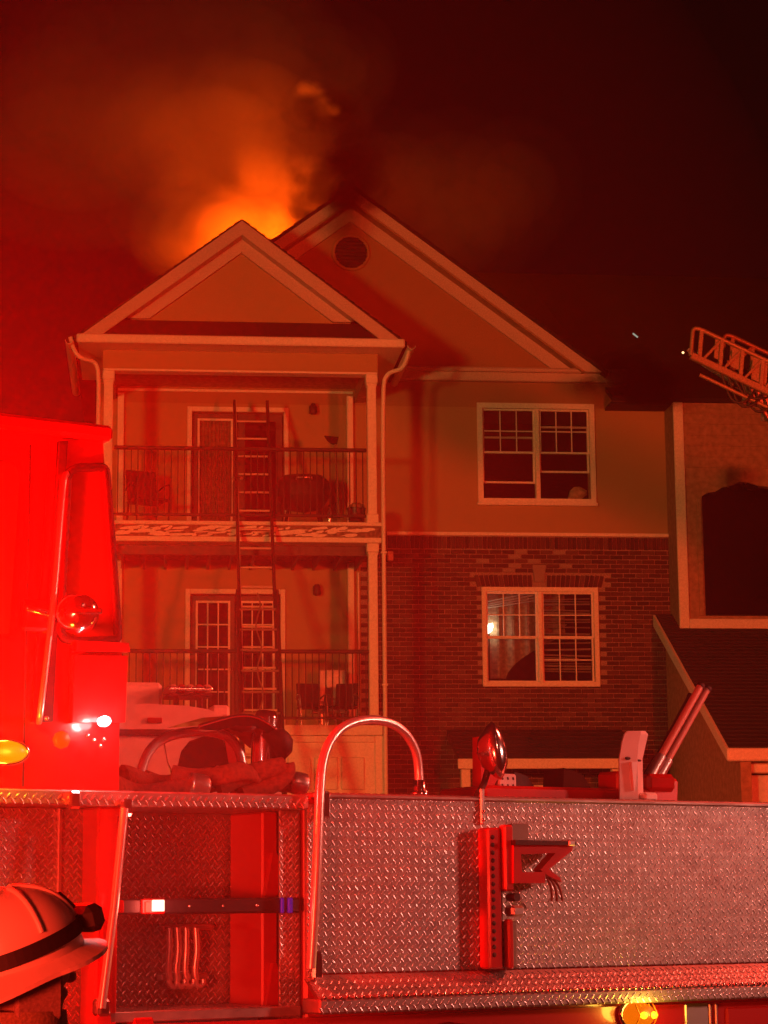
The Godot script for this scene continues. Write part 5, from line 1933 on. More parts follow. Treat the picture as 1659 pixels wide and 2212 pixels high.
func make_hose_load(top: float) -> void:
	# folded hoses along the top of the crosslay bed
	for k in 5:
		var st := nb()
		var px := 300.0 + k * 62.0
		var z := -0.20 - 0.12 * (k % 3)
		var c := tp(px, 1705 - (k % 2) * 14, z)
		var pts := PackedVector3Array()
		for i in 13:
			var a := i * 0.5
			pts.append(Vector3(-0.16 + i * 0.028, 0.012 * sin(a * 1.3 + k) + 0.008 * k, 0.05 * cos(a + k * 1.1)))
		tube(st, smooth_path(pts, 3), 0.034, 10, 0.55)
		var hh := thing("folded_hose", ["fold of flat fire hose at the left of the crosslay bed", "second fold of flat hose in the crosslay bed", "middle fold of flat hose behind the tread plate lip", "fourth fold of flat hose, next to the lying nozzle", "rightmost fold of flat hose by the chrome spotlight"][k], "fire hose", engine.transform * c, 32.0, "hoses folded on the crosslay")
		put("hose", st, M.canvas_red, hh)
		st = nb()
		lathe(st, PackedVector2Array([Vector2(0.018, 0.03), Vector2(0.036, 0.028), Vector2(0.038, -0.02), Vector2(0.03, -0.03), Vector2(0.018, -0.03)]), 12, Transform3D(Basis(Vector3.BACK, 1.4), pts[12]))
		put("coupling", st, M.satin_metal, hh)
	# bulky bag with rolled end lying at the right of the bed
	var b := tp(570, 1705, -0.2)
	var bag := thing("hose_cover", "dark red rolled hose cover with upturned end, lying on the crosslay below the chrome spotlight", "hose cover", engine.transform * b, 32.0)
	var st := nb()
	var sc := func(px: float, py: float) -> Vector3: return tp(px, py, -0.2) - b
	tube(st, smooth_path(PackedVector3Array([sc.call(470, 1700), sc.call(510, 1682), sc.call(548, 1668), sc.call(585, 1660), sc.call(612, 1655)]), 5), 0.030, 12, 0.7)
	put("upper_roll", st, M.canvas_red, bag)
	st = nb()
	tube(st, smooth_path(PackedVector3Array([sc.call(520, 1716), sc.call(560, 1708), sc.call(600, 1690), sc.call(622, 1668), sc.call(618, 1650)]), 6), 0.028, 12, 0.8)
	put("lower_roll", st, M.canvas_red, bag)
	st = nb()
	tube(st, smooth_path(PackedVector3Array([sc.call(600, 1668), sc.call(625, 1650), sc.call(628, 1672), sc.call(610, 1690)]), 5), 0.012, 8)
	put("strap", st, M.rubber, bag)

func make_cab(e: Node3D) -> void:
	var zc := -0.04
	var sc := func(px: float, py: float) -> Vector2: return v2(tp(px, py, zc))
	var roof_r: Vector2 = sc.call(228, 940)
	var xl := roof_r.x - 2.6
	var st := nb()
	var prof := PackedVector2Array([Vector2(xl, roof_r.y), sc.call(222, 944), sc.call(226, 1010), sc.call(250, 1384), sc.call(264, 1392), sc.call(258, 1570), Vector2(sc.call(258, 1570).x, tp(0, 1700).y), Vector2(xl, tp(0, 1700).y)])
	prism(st, prof, -2.25, zc)
	var cab := put("cab", st, M.red_paint, e)
	# roof with a rounded drip moulding
	st = nb()
	span(st, Vector3(xl, roof_r.y - 0.022, -2.27), Vector3(roof_r.x + 0.012, roof_r.y + 0.025, zc + 0.035), 0.012)
	put("roof", st, M.red_paint, cab)
	# pillar strips on the left of the window
	for p in [[120, 138, 0.02], [102, 116, 0.012]]:
		st = nb()
		prism(st, PackedVector2Array([sc.call(p[0] + 3, 955), sc.call(p[1] + 3, 955), sc.call(p[1] - 30, 1560), sc.call(p[0] - 36, 1560)]), zc + 0.001, zc + p[2])
		put("pillar_strip", st, M.rubber if p[2] > 0.015 else M.lens_red, cab)
	# rear window in a black gasket
	var outl := PackedVector2Array([sc.call(142, 1030), sc.call(150, 1018), sc.call(166, 1011), sc.call(220, 1011), sc.call(226, 1020), sc.call(252, 1376), sc.call(246, 1384), sc.call(150, 1386), sc.call(132, 1378), sc.call(124, 1362), sc.call(127, 1330)])
	st = nb()
	prism(st, outl, zc + 0.001, zc + 0.010)
	var win := put("window", st, M.cab_glass_reddened, cab)
	st = nb()
	var ring := PackedVector3Array()
	for i in outl.size() + 1:
		var p := outl[i % outl.size()]
		ring.append(Vector3(p.x, p.y, zc + 0.012))
	tube(st, smooth_path(ring, 3, 0.3), 0.0135, 8)
	put("gasket", st, M.rubber, win)
	# round chrome spotlight in front of the window
	var sp := tp(168, 1324, zc + 0.10)
	st = nb()
	lathe(st, PackedVector2Array([Vector2(0, 0.052), Vector2(0.03, 0.047), Vector2(0.052, 0.03), Vector2(0.062, 0.0), Vector2(0.058, -0.01), Vector2(0.035, -0.055), Vector2(0, -0.06)]), 26, Transform3D(Basis(Vector3.UP, -0.4) * Basis(Vector3.RIGHT, PI / 2), sp))
	var cs := put("cab_spotlight", st, M.chrome, cab)
	st = nb()
	box(st, sp + Vector3(0.005, 0.0, 0.055), Vector3(0.085, 0.018, 0.012), 0.004, Basis(Vector3.UP, -0.4))
	put("handle", st, M.rubber, cs)
	st = nb()
	tube(st, PackedVector3Array([sp + Vector3(-0.03, 0, -0.04), sp + Vector3(-0.07, 0.0, -0.10)]), 0.016, 10)
	put("stem", st, M.rubber, cs)
	# long grab rail along the pillar
	st = nb()
	tube(st, smooth_path(PackedVector3Array([tp(145, 1022, zc + 0.01), tp(137, 1035, zc + 0.06), tp(118, 1280, zc + 0.06), tp(86, 1548, zc + 0.06), tp(84, 1560, zc + 0.01)]), 4, 0.3), 0.009, 10)
	put("grab_rail", st, M.rail, cab)
	# door handle
	var dh := tp(60, 1330, zc)
	st = nb()
	box(st, dh + Vector3(0.02, 0.0, 0.012), Vector3(0.09, 0.09, 0.022), 0.012)
	var hd := put("door_handle", st, M.red_paint, cab)
	st = nb()
	tube(st, PackedVector3Array([dh + Vector3(-0.01, 0.02, 0.02), dh + Vector3(-0.02, 0.015, 0.05), dh + Vector3(0.06, 0.0, 0.05)]), 0.011, 10)
	put("lever", st, M.chrome, hd)
	# box below the window with its lid
	st = nb()
	prism(st, PackedVector2Array([sc.call(150, 1388), sc.call(263, 1392), sc.call(265, 1412), sc.call(150, 1410)]), zc + 0.001, zc + 0.05)
	put("window_ledge", st, M.red_paint, cab)
	st = nb()
	prism(st, PackedVector2Array([sc.call(150, 1417), sc.call(265, 1419), sc.call(259, 1562), sc.call(146, 1562)]), zc + 0.001, zc + 0.035)
	put("locker", st, M.red_paint, cab)
	# front door window at the far left
	st = nb()
	prism(st, PackedVector2Array([sc.call(-300, 1010), sc.call(20, 1000), sc.call(36, 1015), sc.call(40, 1040), sc.call(18, 1370), sc.call(-300, 1370)]), zc + 0.001, zc + 0.008)
	put("window", st, M.cab_glass_reddened, cab)
	# door gaps
	for q in [[62, 960, 46, 1700], [-190, 980, -190, 1700]]:
		st = nb()
		prism(st, PackedVector2Array([sc.call(q[0], q[1]), sc.call(q[0] + 5, q[1]), sc.call(q[2] + 5, q[3]), sc.call(q[2], q[3])]), zc + 0.0005, zc + 0.003)
		put("door_gap", st, M.rubber, cab)
	# white work light at the back of the cab, lit
	var wl := tp(226, 1558, 0.03)
	st = nb()
	lathe(st, PackedVector2Array([Vector2(0, 0.02), Vector2(0.012, 0.018), Vector2(0.016, 0.0), Vector2(0.014, -0.02), Vector2(0, -0.022)]), 14, Transform3D(Basis(Vector3.RIGHT, PI / 2), wl))
	put("work_light", st, glow("white_lamp", Color(1.0, 0.95, 0.95), 12.0), cab)
	omni("work_lamp", cab, wl + Vector3(0.0, 0.0, 0.05), lc(1.0, 0.55, 0.5), 0.02, 0.016)
	# amber lamp, and round amber reflector with its returned light added as glow
	var al := tp(16, 1624, 0.05)
	st = nb()
	lathe(st, PackedVector2Array([Vector2(0, 0.02), Vector2(0.5, 0.017), Vector2(0.8, 0.01), Vector2(1.0, -0.012)]), 24, Transform3D(Basis(Vector3.RIGHT, PI / 2) * Basis().scaled(Vector3(0.062, 1.0, 0.030)), al))
	put("amber_lamp", st, glow("amber_side", Color(1.0, 0.5, 0.0), 1.6), cab)
	st = nb()
	var rimp := PackedVector3Array()
	for k in 25:
		rimp.append(al + Vector3(cos(TAU * k / 24.0) * 0.066, sin(TAU * k / 24.0) * 0.033, -0.01))
	tube(st, rimp, 0.006, 8)
	put("lamp_bezel", st, M.chrome, cab)
	omni("amber_side_light", cab, al + Vector3(0, 0, 0.06), lc(1.0, 0.35, 0.02), 0.05, 0.03)
	var ar := tp(134, 1598, 0.03)
	st = nb()
	lathe(st, PackedVector2Array([Vector2(0, 0.012), Vector2(0.02, 0.01), Vector2(0.026, 0.0), Vector2(0.026, -0.01)]), 8, Transform3D(Basis(Vector3.RIGHT, PI / 2), ar))
	put("amber_reflector", st, glow("amber_round", Color(1.0, 0.3, 0.02), 0.9), cab)
	# bits of hardware under it: bolts and fittings that glint
	for q in [[82, 1548], [98, 1552], [200, 1600], [214, 1612], [186, 1590], [222, 1598]]:
		bolt(cab, tp(q[0], q[1], 0.0) + Vector3(0, 0, 0.01), 0.007)
	# red warning beacons on the cab roof edge: out of frame, they flood the left with red
	var bk := tp(-230, 1230, 0.10)
	st = nb()
	lathe(st, PackedVector2Array([Vector2(0, 0.07), Vector2(0.05, 0.06), Vector2(0.065, 0.0), Vector2(0.065, -0.06), Vector2(0, -0.062)]), 18, Transform3D(Basis(), bk))
	put("warning_beacon", st, glow("beacon", Color(1.0, 0.0, 0.0), 6.0), cab)
	omni("warning_beacon_light", cab, bk, lc(1.0, 0.0, 0.0), BEACON, 0.06)
	st = nb()
	tube(st, PackedVector3Array([bk + Vector3(-0.1, 0.0, -0.31), bk + Vector3(-0.05, -0.06, -0.1), bk + Vector3(0, -0.06, 0)]), 0.02, 8)
	put("beacon_arm", st, M.iron, cab)

# ---------------------------------------------------------------- lamps
func omni(called: String, parent: Node, at: Vector3, c: Color, energy: float, size: float) -> OmniLight3D:
	var l := OmniLight3D.new()
	l.name = called
	parent.add_child(l, true)
	l.position = at
	l.light_color = c
	l.light_energy = energy
	l.light_size = size
	l.omni_range = 80.0
	l.omni_attenuation = 2.0
	l.shadow_enabled = true
	return l

# an added stand-in lamp on a mast, outside the frame, with a modelled head
func mast_lamp(called: String, label: String, at: Vector3, target: Vector3, c: Color, e: float, angle: float, soft := 0.3) -> void:
	var o := thing(called, label, "floodlight", Vector3(at.x, 0, at.z))
	var st := nb()
	tube(st, PackedVector3Array([Vector3(0, 0, 0), Vector3(0, at.y - 0.35, 0)]), 0.05, 10)
	put("mast", st, M.iron, o)
	for k in 3:
		st = nb()
		var d := Vector3(cos(TAU * k / 3.0), 0, sin(TAU * k / 3.0))
		bar(st, Vector3(0, 0.6, 0), d * 0.7 + Vector3(0, 0.02, 0), 0.04, 0.04)
		put("leg", st, M.iron, o)
	var h := Vector3(0, at.y, 0)
	var dir := (target - at).normalized()
	var bs := Basis.looking_at(dir)
	st = nb()
	var wide := 2.0 if called == "warm_floodlight" else 0.7
	box(st, h - dir * 0.08, Vector3(wide, 0.7, 0.14), 0.02, bs)
	var head := put("lamp_head", st, M.iron, o)
	st = nb()
	box(st, h + dir * 0.0, Vector3(wide - 0.06, 0.64, 0.01), 0.0, bs)
	put("lamp_face", st, glow(called + "_glow", c, 4.0), head)
	var l := SpotLight3D.new()
	l.name = "lamp_light"
	o.add_child(l)
	l.position = h + dir * 0.06
	l.basis = bs
	l.light_color = c
	l.light_energy = e
	l.light_size = 1.0 if called == "warm_floodlight" else 0.35
	l.spot_angle = angle
	l.spot_angle_attenuation = soft
	l.spot_range = 120.0
	l.spot_attenuation = 2.0
	l.shadow_enabled = true

# ---------------------------------------------------------------- smoke
func puff(parent: Node3D, c: Vector3, s: Vector3, density: float, m: Color) -> void:
	# nested soft ellipsoids
	for k in 2:
		var f := FogVolume.new()
		f.shape = RenderingServer.FOG_VOLUME_SHAPE_ELLIPSOID
		f.size = s * [1.0, 0.62][k]
		var fm := FogMaterial.new()
		fm.density = density * [0.5, 1.2][k]
		fm.albedo = m
		f.material = fm
		f.name = "smoke_puff"
		f.set_meta("kind", "stuff")
		parent.add_child(f, true)
		f.position = c

func make_fire_and_smoke() -> void:
	# the fire burning through the roof behind the two gables
	var f := hp(585, 540, -8.5)
	var fire := thing("roof_fire", "orange flames burning through the roof behind the valley between the two gables", "fire", house.transform * f, 0.0)
	for k in 9:
		var st := nb()
		var h := rng.randf_range(0.35, 0.75)
		var pts := PackedVector2Array([Vector2(0, -0.1), Vector2(0.16, 0.0), Vector2(0.2, 0.15), Vector2(0.12, 0.4), Vector2(0.04, 0.75), Vector2(0, 1.0)])
		var sc := PackedVector2Array()
		for p in pts:
			sc.append(Vector2(p.x, p.y * h))
		lathe(st, sc, 10, Transform3D(Basis(Vector3.BACK, rng.randf_range(-0.3, 0.3)), Vector3(-0.7 + k * 0.18, -0.8, rng.randf_range(-0.4, 0.4))))
		put("flame", st, glow("flame", Color(1.0, 0.35, 0.03), 3.0), fire)
	omni("fire_light", fire, Vector3(0.0, -0.15, 0.0), lc(1.0, 0.08, 0.001), FIRE, 0.4)
	var sm := thing("smoke_plume", "dark smoke rising over the roof, lit orange from below by the fire", "smoke", house.transform * f, 0.0)
	sm.set_meta("kind", "stuff")
	rng.seed = 71
	var inv := sm.transform.affine_inverse()
	var pos := func(px: float, py: float, z: float) -> Vector3: return inv * (house.transform * hp(px, py, z))
	for q in SMOKE:
		var c: Vector3 = pos.call(q[0], q[1], q[2])
		var d := -(house.transform * hp(q[0], q[1], q[2])).z
		var s: float = q[3] / LENS * d
		for i in q[5]:
			var o := Vector3(rng.randf_range(-1, 1), rng.randf_range(-1, 1) * 0.7, rng.randf_range(-1, 1)) * s * 0.45
			var w := s * rng.randf_range(0.55, 1.05)
			puff(sm, c + o, Vector3(w * rng.randf_range(0.9, 1.5), w, w), q[4], Color(q[6], q[6], q[6]))

	# haze added round the cab to imitate red lens glare from the beacon
	var bk := engine.transform * tp(-230, 1230, 0.10)
	var ex := thing("glare_haze", "added thin haze round the engine cab, imitating red lens glare from the beacon", "haze", bk)
	ex.set_meta("kind", "stuff")
	for q in [[7.4, 0.005], [5.2, 0.013], [3.6, 0.014], [2.4, 0.014]]:
		var v := FogVolume.new()
		v.shape = RenderingServer.FOG_VOLUME_SHAPE_ELLIPSOID
		v.size = Vector3(q[0], q[0], q[0])
		var fm := FogMaterial.new()
		fm.density = q[1]
		fm.albedo = Color(0.95, 0.95, 0.95)
		v.material = fm
		v.name = "haze_bank"
		v.set_meta("kind", "stuff")
		ex.add_child(v, true)

func make_small() -> void:
	# a drifting ember and the spot seen above the roof
	var dir := cam_basis * Vector3((1372 - 829.5) / LENS, -(724 - 1106.0) / LENS, -1.0)
	var em := thing("ember", "tiny pale glowing ember streak in the dark sky left of the aerial ladder", "ember", EYE + dir * 30.0)
	var st := nb()
	tube(st, PackedVector3Array([Vector3(-0.03, 0.025, 0), Vector3(0.035, -0.03, 0)]), 0.011, 8)
	put("flame_speck", st, glow("ember_flame", Color(0.55, 0.62, 0.55), 1.0), em)
	# lamp added inside the lower window, standing in for a reflection on the pane
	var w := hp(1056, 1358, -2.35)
	var lp := thing("reflection_lamp", "added bright white lamp behind the left pane of the lower brick wall window, standing in for a reflection", "lamp", house.transform * Vector3(w.x, hp(1056, 1474, -2.35).y, -2.35), 6.0)
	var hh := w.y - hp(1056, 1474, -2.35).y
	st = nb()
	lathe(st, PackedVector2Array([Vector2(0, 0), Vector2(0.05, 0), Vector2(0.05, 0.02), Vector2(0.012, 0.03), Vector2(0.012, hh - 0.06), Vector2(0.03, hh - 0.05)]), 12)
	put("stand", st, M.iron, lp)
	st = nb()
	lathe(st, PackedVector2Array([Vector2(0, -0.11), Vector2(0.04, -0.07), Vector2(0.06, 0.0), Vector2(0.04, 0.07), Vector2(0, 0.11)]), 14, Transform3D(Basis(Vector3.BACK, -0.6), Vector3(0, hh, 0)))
	put("bulb", st, glow("reflection_glow", Color(1.0, 1.0, 0.88), 9.0), lp)
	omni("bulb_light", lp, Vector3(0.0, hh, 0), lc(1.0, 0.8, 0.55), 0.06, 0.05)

# ---------------------------------------------------------------- second vehicle
func make_rescue_truck() -> void:
	var d := 12.0
	var x0 := (380.0 - 829.5) / LENS * d
	var v := thing("rescue_truck", "white rescue truck with rounded cab roof, parked between the fire engine and the building", "rescue truck", Vector3(x0, 0, -d), 14.0)
	var sc := func(px: float, py: float, z := 0.0) -> Vector2: return v2(on(v, px, py, z))
	var xl: float = sc.call(120, 1600).x
	var st := nb()
	# roof shell: side outline with rounded front
	prism(st, PackedVector2Array([Vector2(xl, sc.call(300, 1522).y), sc.call(300, 1520), sc.call(400, 1524), sc.call(450, 1532), sc.call(480, 1545), sc.call(494, 1560), sc.call(498, 1576), Vector2(xl, sc.call(300, 1576).y)]), -2.0, 0.0)
	var roof := put("roof", st, M.white_paint, v)
	st = nb()
	prism(st, PackedVector2Array([Vector2(xl, sc.call(300, 1576).y - 0.002), sc.call(500, 1577), sc.call(510, 1588), Vector2(xl, sc.call(300, 1588).y)]), -2.02, 0.012)
	put("drip_rail", st, M.rubber, v)
	# body with window opening
	var y_roof: float = sc.call(300, 1588).y - 0.002
	var y_belt: float = sc.call(300, 1690).y
	st = nb()
	prism(st, PackedVector2Array([Vector2(xl, y_roof), sc.call(352, 1590), Vector2(sc.call(370, 1660).x, y_belt), Vector2(xl, y_belt)]), -2.0, -0.01)
	put("body", st, M.white_paint, v)
	st = nb()
	prism(st, PackedVector2Array([sc.call(354, 1590), sc.call(440, 1590), sc.call(410, 1600), sc.call(392, 1622), sc.call(382, 1660), sc.call(374, 1664), sc.call(366, 1652), sc.call(362, 1640)]), -0.06, -0.008)
	put("door_pillar", st, M.white_paint, v)
	st = nb()
	prism(st, PackedVector2Array([sc.call(384, 1662), sc.call(394, 1624), sc.call(412, 1602), sc.call(440, 1592), sc.call(482, 1592), sc.call(494, 1640), sc.call(498, 1690), sc.call(384, 1690)]), -0.05, -0.03)
	put("window", st, M.dark_glass, v)
	st = nb()
	prism(st, PackedVector2Array([sc.call(484, 1590), sc.call(512, 1590), sc.call(530, 1690), sc.call(502, 1690)]), -1.98, -0.006)
	put("windscreen_pillar", st, M.lens_red, v)
	st = nb()
	prism(st, PackedVector2Array([Vector2(xl, y_belt - 0.002), Vector2(sc.call(600, 1690).x, y_belt - 0.002), Vector2(sc.call(640, 1700).x, y_belt - 0.25), Vector2(sc.call(650, 1700).x, 0.45), Vector2(xl, 0.45)]), -2.0, 0.0)
	put("lower_body", st, M.white_paint, v)
	for k in 2:
		var wx: float = [sc.call(560, 1690).x, xl + 0.5][k]
		st = nb()
		lathe(st, PackedVector2Array([Vector2(0, 0), Vector2(0.36, 0.0), Vector2(0.42, 0.04), Vector2(0.42, 0.24), Vector2(0, 0.26)]), 22, Transform3D(Basis(Vector3.RIGHT, -PI / 2), Vector3(wx, 0.42, 0.02)))
		put("wheel", st, M.rubber, v)
	# seam and badge strip
	st = nb()
	span(st, Vector3(sc.call(318, 1556).x, sc.call(318, 1562).y, 0.001), Vector3(sc.call(350, 1556).x, sc.call(318, 1550).y, 0.008), 0.002)
	put("side_marker", st, M.lens_red, v)
	# light bar on the roof
	var l0 := on(v, 362, 1505, -0.5)
	var l1 := on(v, 456, 1480, -0.5)
	var y_top := on(v, 400, 1524, 0.0).y
	st = nb()
	span(st, Vector3(l0.x, l0.y, -0.7), Vector3(l1.x, l0.y + 0.018, -0.45), 0.006)
	var lbar := put("light_bar", st, M.rubber, v)
	for k in 5:
		st = nb()
		var xa := lerpf(l0.x, l1.x, k / 5.0)
		var xb := lerpf(l0.x, l1.x, (k + 1) / 5.0)
		span(st, Vector3(xa + 0.004, l0.y + 0.0185, -0.69), Vector3(xb - 0.004, l1.y, -0.46), 0.01)
		put("lens", st, M.lens_red if k % 2 else M.blind, lbar)
		for j in 3:
			st = nb()
			lathe(st, PackedVector2Array([Vector2(0, 0.008), Vector2(0.008, 0.006), Vector2(0.012, 0.0)]), 8, Transform3D(Basis(Vector3.RIGHT, PI / 2), Vector3(lerpf(xa, xb, (j + 0.7) / 3.4), (l0.y + l1.y) * 0.5 + 0.008, -0.458)))
			put("reflector", st, M.chrome, lbar)
	for k in 2:
		st = nb()
		span(st, Vector3(lerpf(l0.x, l1.x, 0.2 + k * 0.55), y_top - 0.01, -0.62), Vector3(lerpf(l0.x, l1.x, 0.28 + k * 0.55), l0.y - 0.001, -0.52), 0.004)
		put("bracket", st, M.rubber, lbar)
	# roof box on the left and mirror housing on the right
	var b0 := on(v, 262, 1522, -0.6)
	var b1 := on(v, 351, 1474, -0.6)
	st = nb()
	span(st, Vector3(b0.x - 0.5, b0.y - 0.03, -1.2), Vector3(b1.x, b1.y, -0.6), 0.02)
	put("roof_box", st, M.white_paint, v)
	b0 = on(v, 458, 1534, -0.9)
	b1 = on(v, 496, 1523, -0.9)
	st = nb()
	span(st, Vector3(b0.x, b0.y - 0.04, -1.3), Vector3(b1.x, b1.y, -0.9), 0.015)
	put("vent_cowl", st, M.white_paint, v)

# ---------------------------------------------------------------- firefighter
# a body meshed from tapered capsules joined by a smooth minimum (surface nets)
func sdf_mesh(st: SurfaceTool, bones: Array, cell: float, k: float, flat := Vector3.ONE) -> void:
	var lo := Vector3.ONE * 1e9
	var hi := -lo
	for b in bones:
		var m: float = maxf(b[2], b[3]) + cell * 3.0
		lo = lo.min(b[0] - Vector3.ONE * m).min(b[1] - Vector3.ONE * m)
		hi = hi.max(b[0] + Vector3.ONE * m).max(b[1] + Vector3.ONE * m)
	var n := Vector3i(((hi - lo) / cell).ceil()) + Vector3i.ONE
	var f := PackedFloat32Array()
	f.resize(n.x * n.y * n.z)
	f.fill(1.0)
	for b in bones:
		var a: Vector3 = b[0]
		var ab: Vector3 = b[1] - a
		var len2 := maxf(ab.length_squared(), 1e-9)
		var m: float = maxf(b[2], b[3]) + cell * 2.5 + k
		var i0 := Vector3i(((a.min(b[1]) - Vector3.ONE * m - lo) / cell).floor()).max(Vector3i.ZERO)
		var i1 := Vector3i(((a.max(b[1]) + Vector3.ONE * m - lo) / cell).ceil()).min(n - Vector3i.ONE)
		for z in range(i0.z, i1.z + 1):
			for y in range(i0.y, i1.y + 1):
				var row := (z * n.y + y) * n.x
				for x in range(i0.x, i1.x + 1):
					var p := lo + Vector3(x, y, z) * cell - a
					var t := clampf(p.dot(ab) / len2, 0.0, 1.0)
					var q := (p - ab * t) / flat
					var d := q.length() - lerpf(b[2], b[3], t)
					var e := f[row + x]
					var h := maxf(k - absf(d - e), 0.0) / k
					f[row + x] = minf(d, e) - h * h * k * 0.25
	var vid := {}
	var verts := PackedVector3Array()
	var nx := n.x
	var nxy := n.x * n.y
	for z in n.z - 1:
		for y in n.y - 1:
			for x in n.x - 1:
				var o := z * nxy + y * nx + x
				var c := [f[o], f[o + 1], f[o + nx], f[o + nx + 1], f[o + nxy], f[o + nxy + 1], f[o + nxy + nx], f[o + nxy + nx + 1]]
				var neg := 0
				for q in c:
					if q < 0.0: neg += 1
				if neg == 0 or neg == 8:
					continue
				var s := Vector3.ZERO
				var cnt := 0
				for e in [[0, 1], [2, 3], [4, 5], [6, 7], [0, 2], [1, 3], [4, 6], [5, 7], [0, 4], [1, 5], [2, 6], [3, 7]]:
					var fa: float = c[e[0]]
					var fb: float = c[e[1]]
					if (fa < 0.0) != (fb < 0.0):
						var t := fa / (fa - fb)
						var pa := Vector3(e[0] & 1, (e[0] >> 1) & 1, e[0] >> 2)
						var pb := Vector3(e[1] & 1, (e[1] >> 1) & 1, e[1] >> 2)
						s += pa.lerp(pb, t)
						cnt += 1
				vid[o] = verts.size()
				verts.append(lo + (Vector3(x, y, z) + s / cnt) * cell)
	var grad := func(p: Vector3) -> Vector3:
		var g := Vector3.ZERO
		var q := (p - lo) / cell
		var i := Vector3i(q.floor()).clamp(Vector3i.ONE, n - Vector3i.ONE * 3)
		var fr := q - Vector3(i)
		for dz in 2:
			for dy in 2:
				for dx in 2:
					var o := (i.z + dz) * nxy + (i.y + dy) * nx + i.x + dx
					var w := (fr.x if dx else 1.0 - fr.x) * (fr.y if dy else 1.0 - fr.y) * (fr.z if dz else 1.0 - fr.z)
					g += Vector3(f[o + 1] - f[o - 1], f[o + nx] - f[o - nx], f[o + nxy] - f[o - nxy]) * w
		return g.normalized()
	var nrm := PackedVector3Array()
	for p in verts:
		nrm.append(grad.call(p))
	for o in vid:
		var x: int = o % nx
		var y: int = (o / nx) % n.y
		var z: int = o / nxy
		if x < 1 or y < 1 or z < 1:
			continue
		for ax in 3:
			var step: int = [1, nx, nxy][ax]
			var fa := f[o]
			var fb := f[o + step]
			if (fa < 0.0) == (fb < 0.0):
				continue
			var s1: int = [nx, nxy, 1][ax]
			var s2: int = [nxy, 1, nx][ax]
			var ids := [o, o - s1, o - s1 - s2, o - s2]
			if not (vid.has(ids[1]) and vid.has(ids[2]) and vid.has(ids[3])):
				continue
			var v := []
			for i in ids:
				v.append(vid[i])
			var order := [0, 1, 2, 3] if fa < 0.0 else [3, 2, 1, 0]
			squad(st, verts[v[order[0]]], verts[v[order[1]]], verts[v[order[2]]], verts[v[order[3]]], nrm[v[order[0]]], nrm[v[order[1]]], nrm[v[order[2]]], nrm[v[order[3]]])

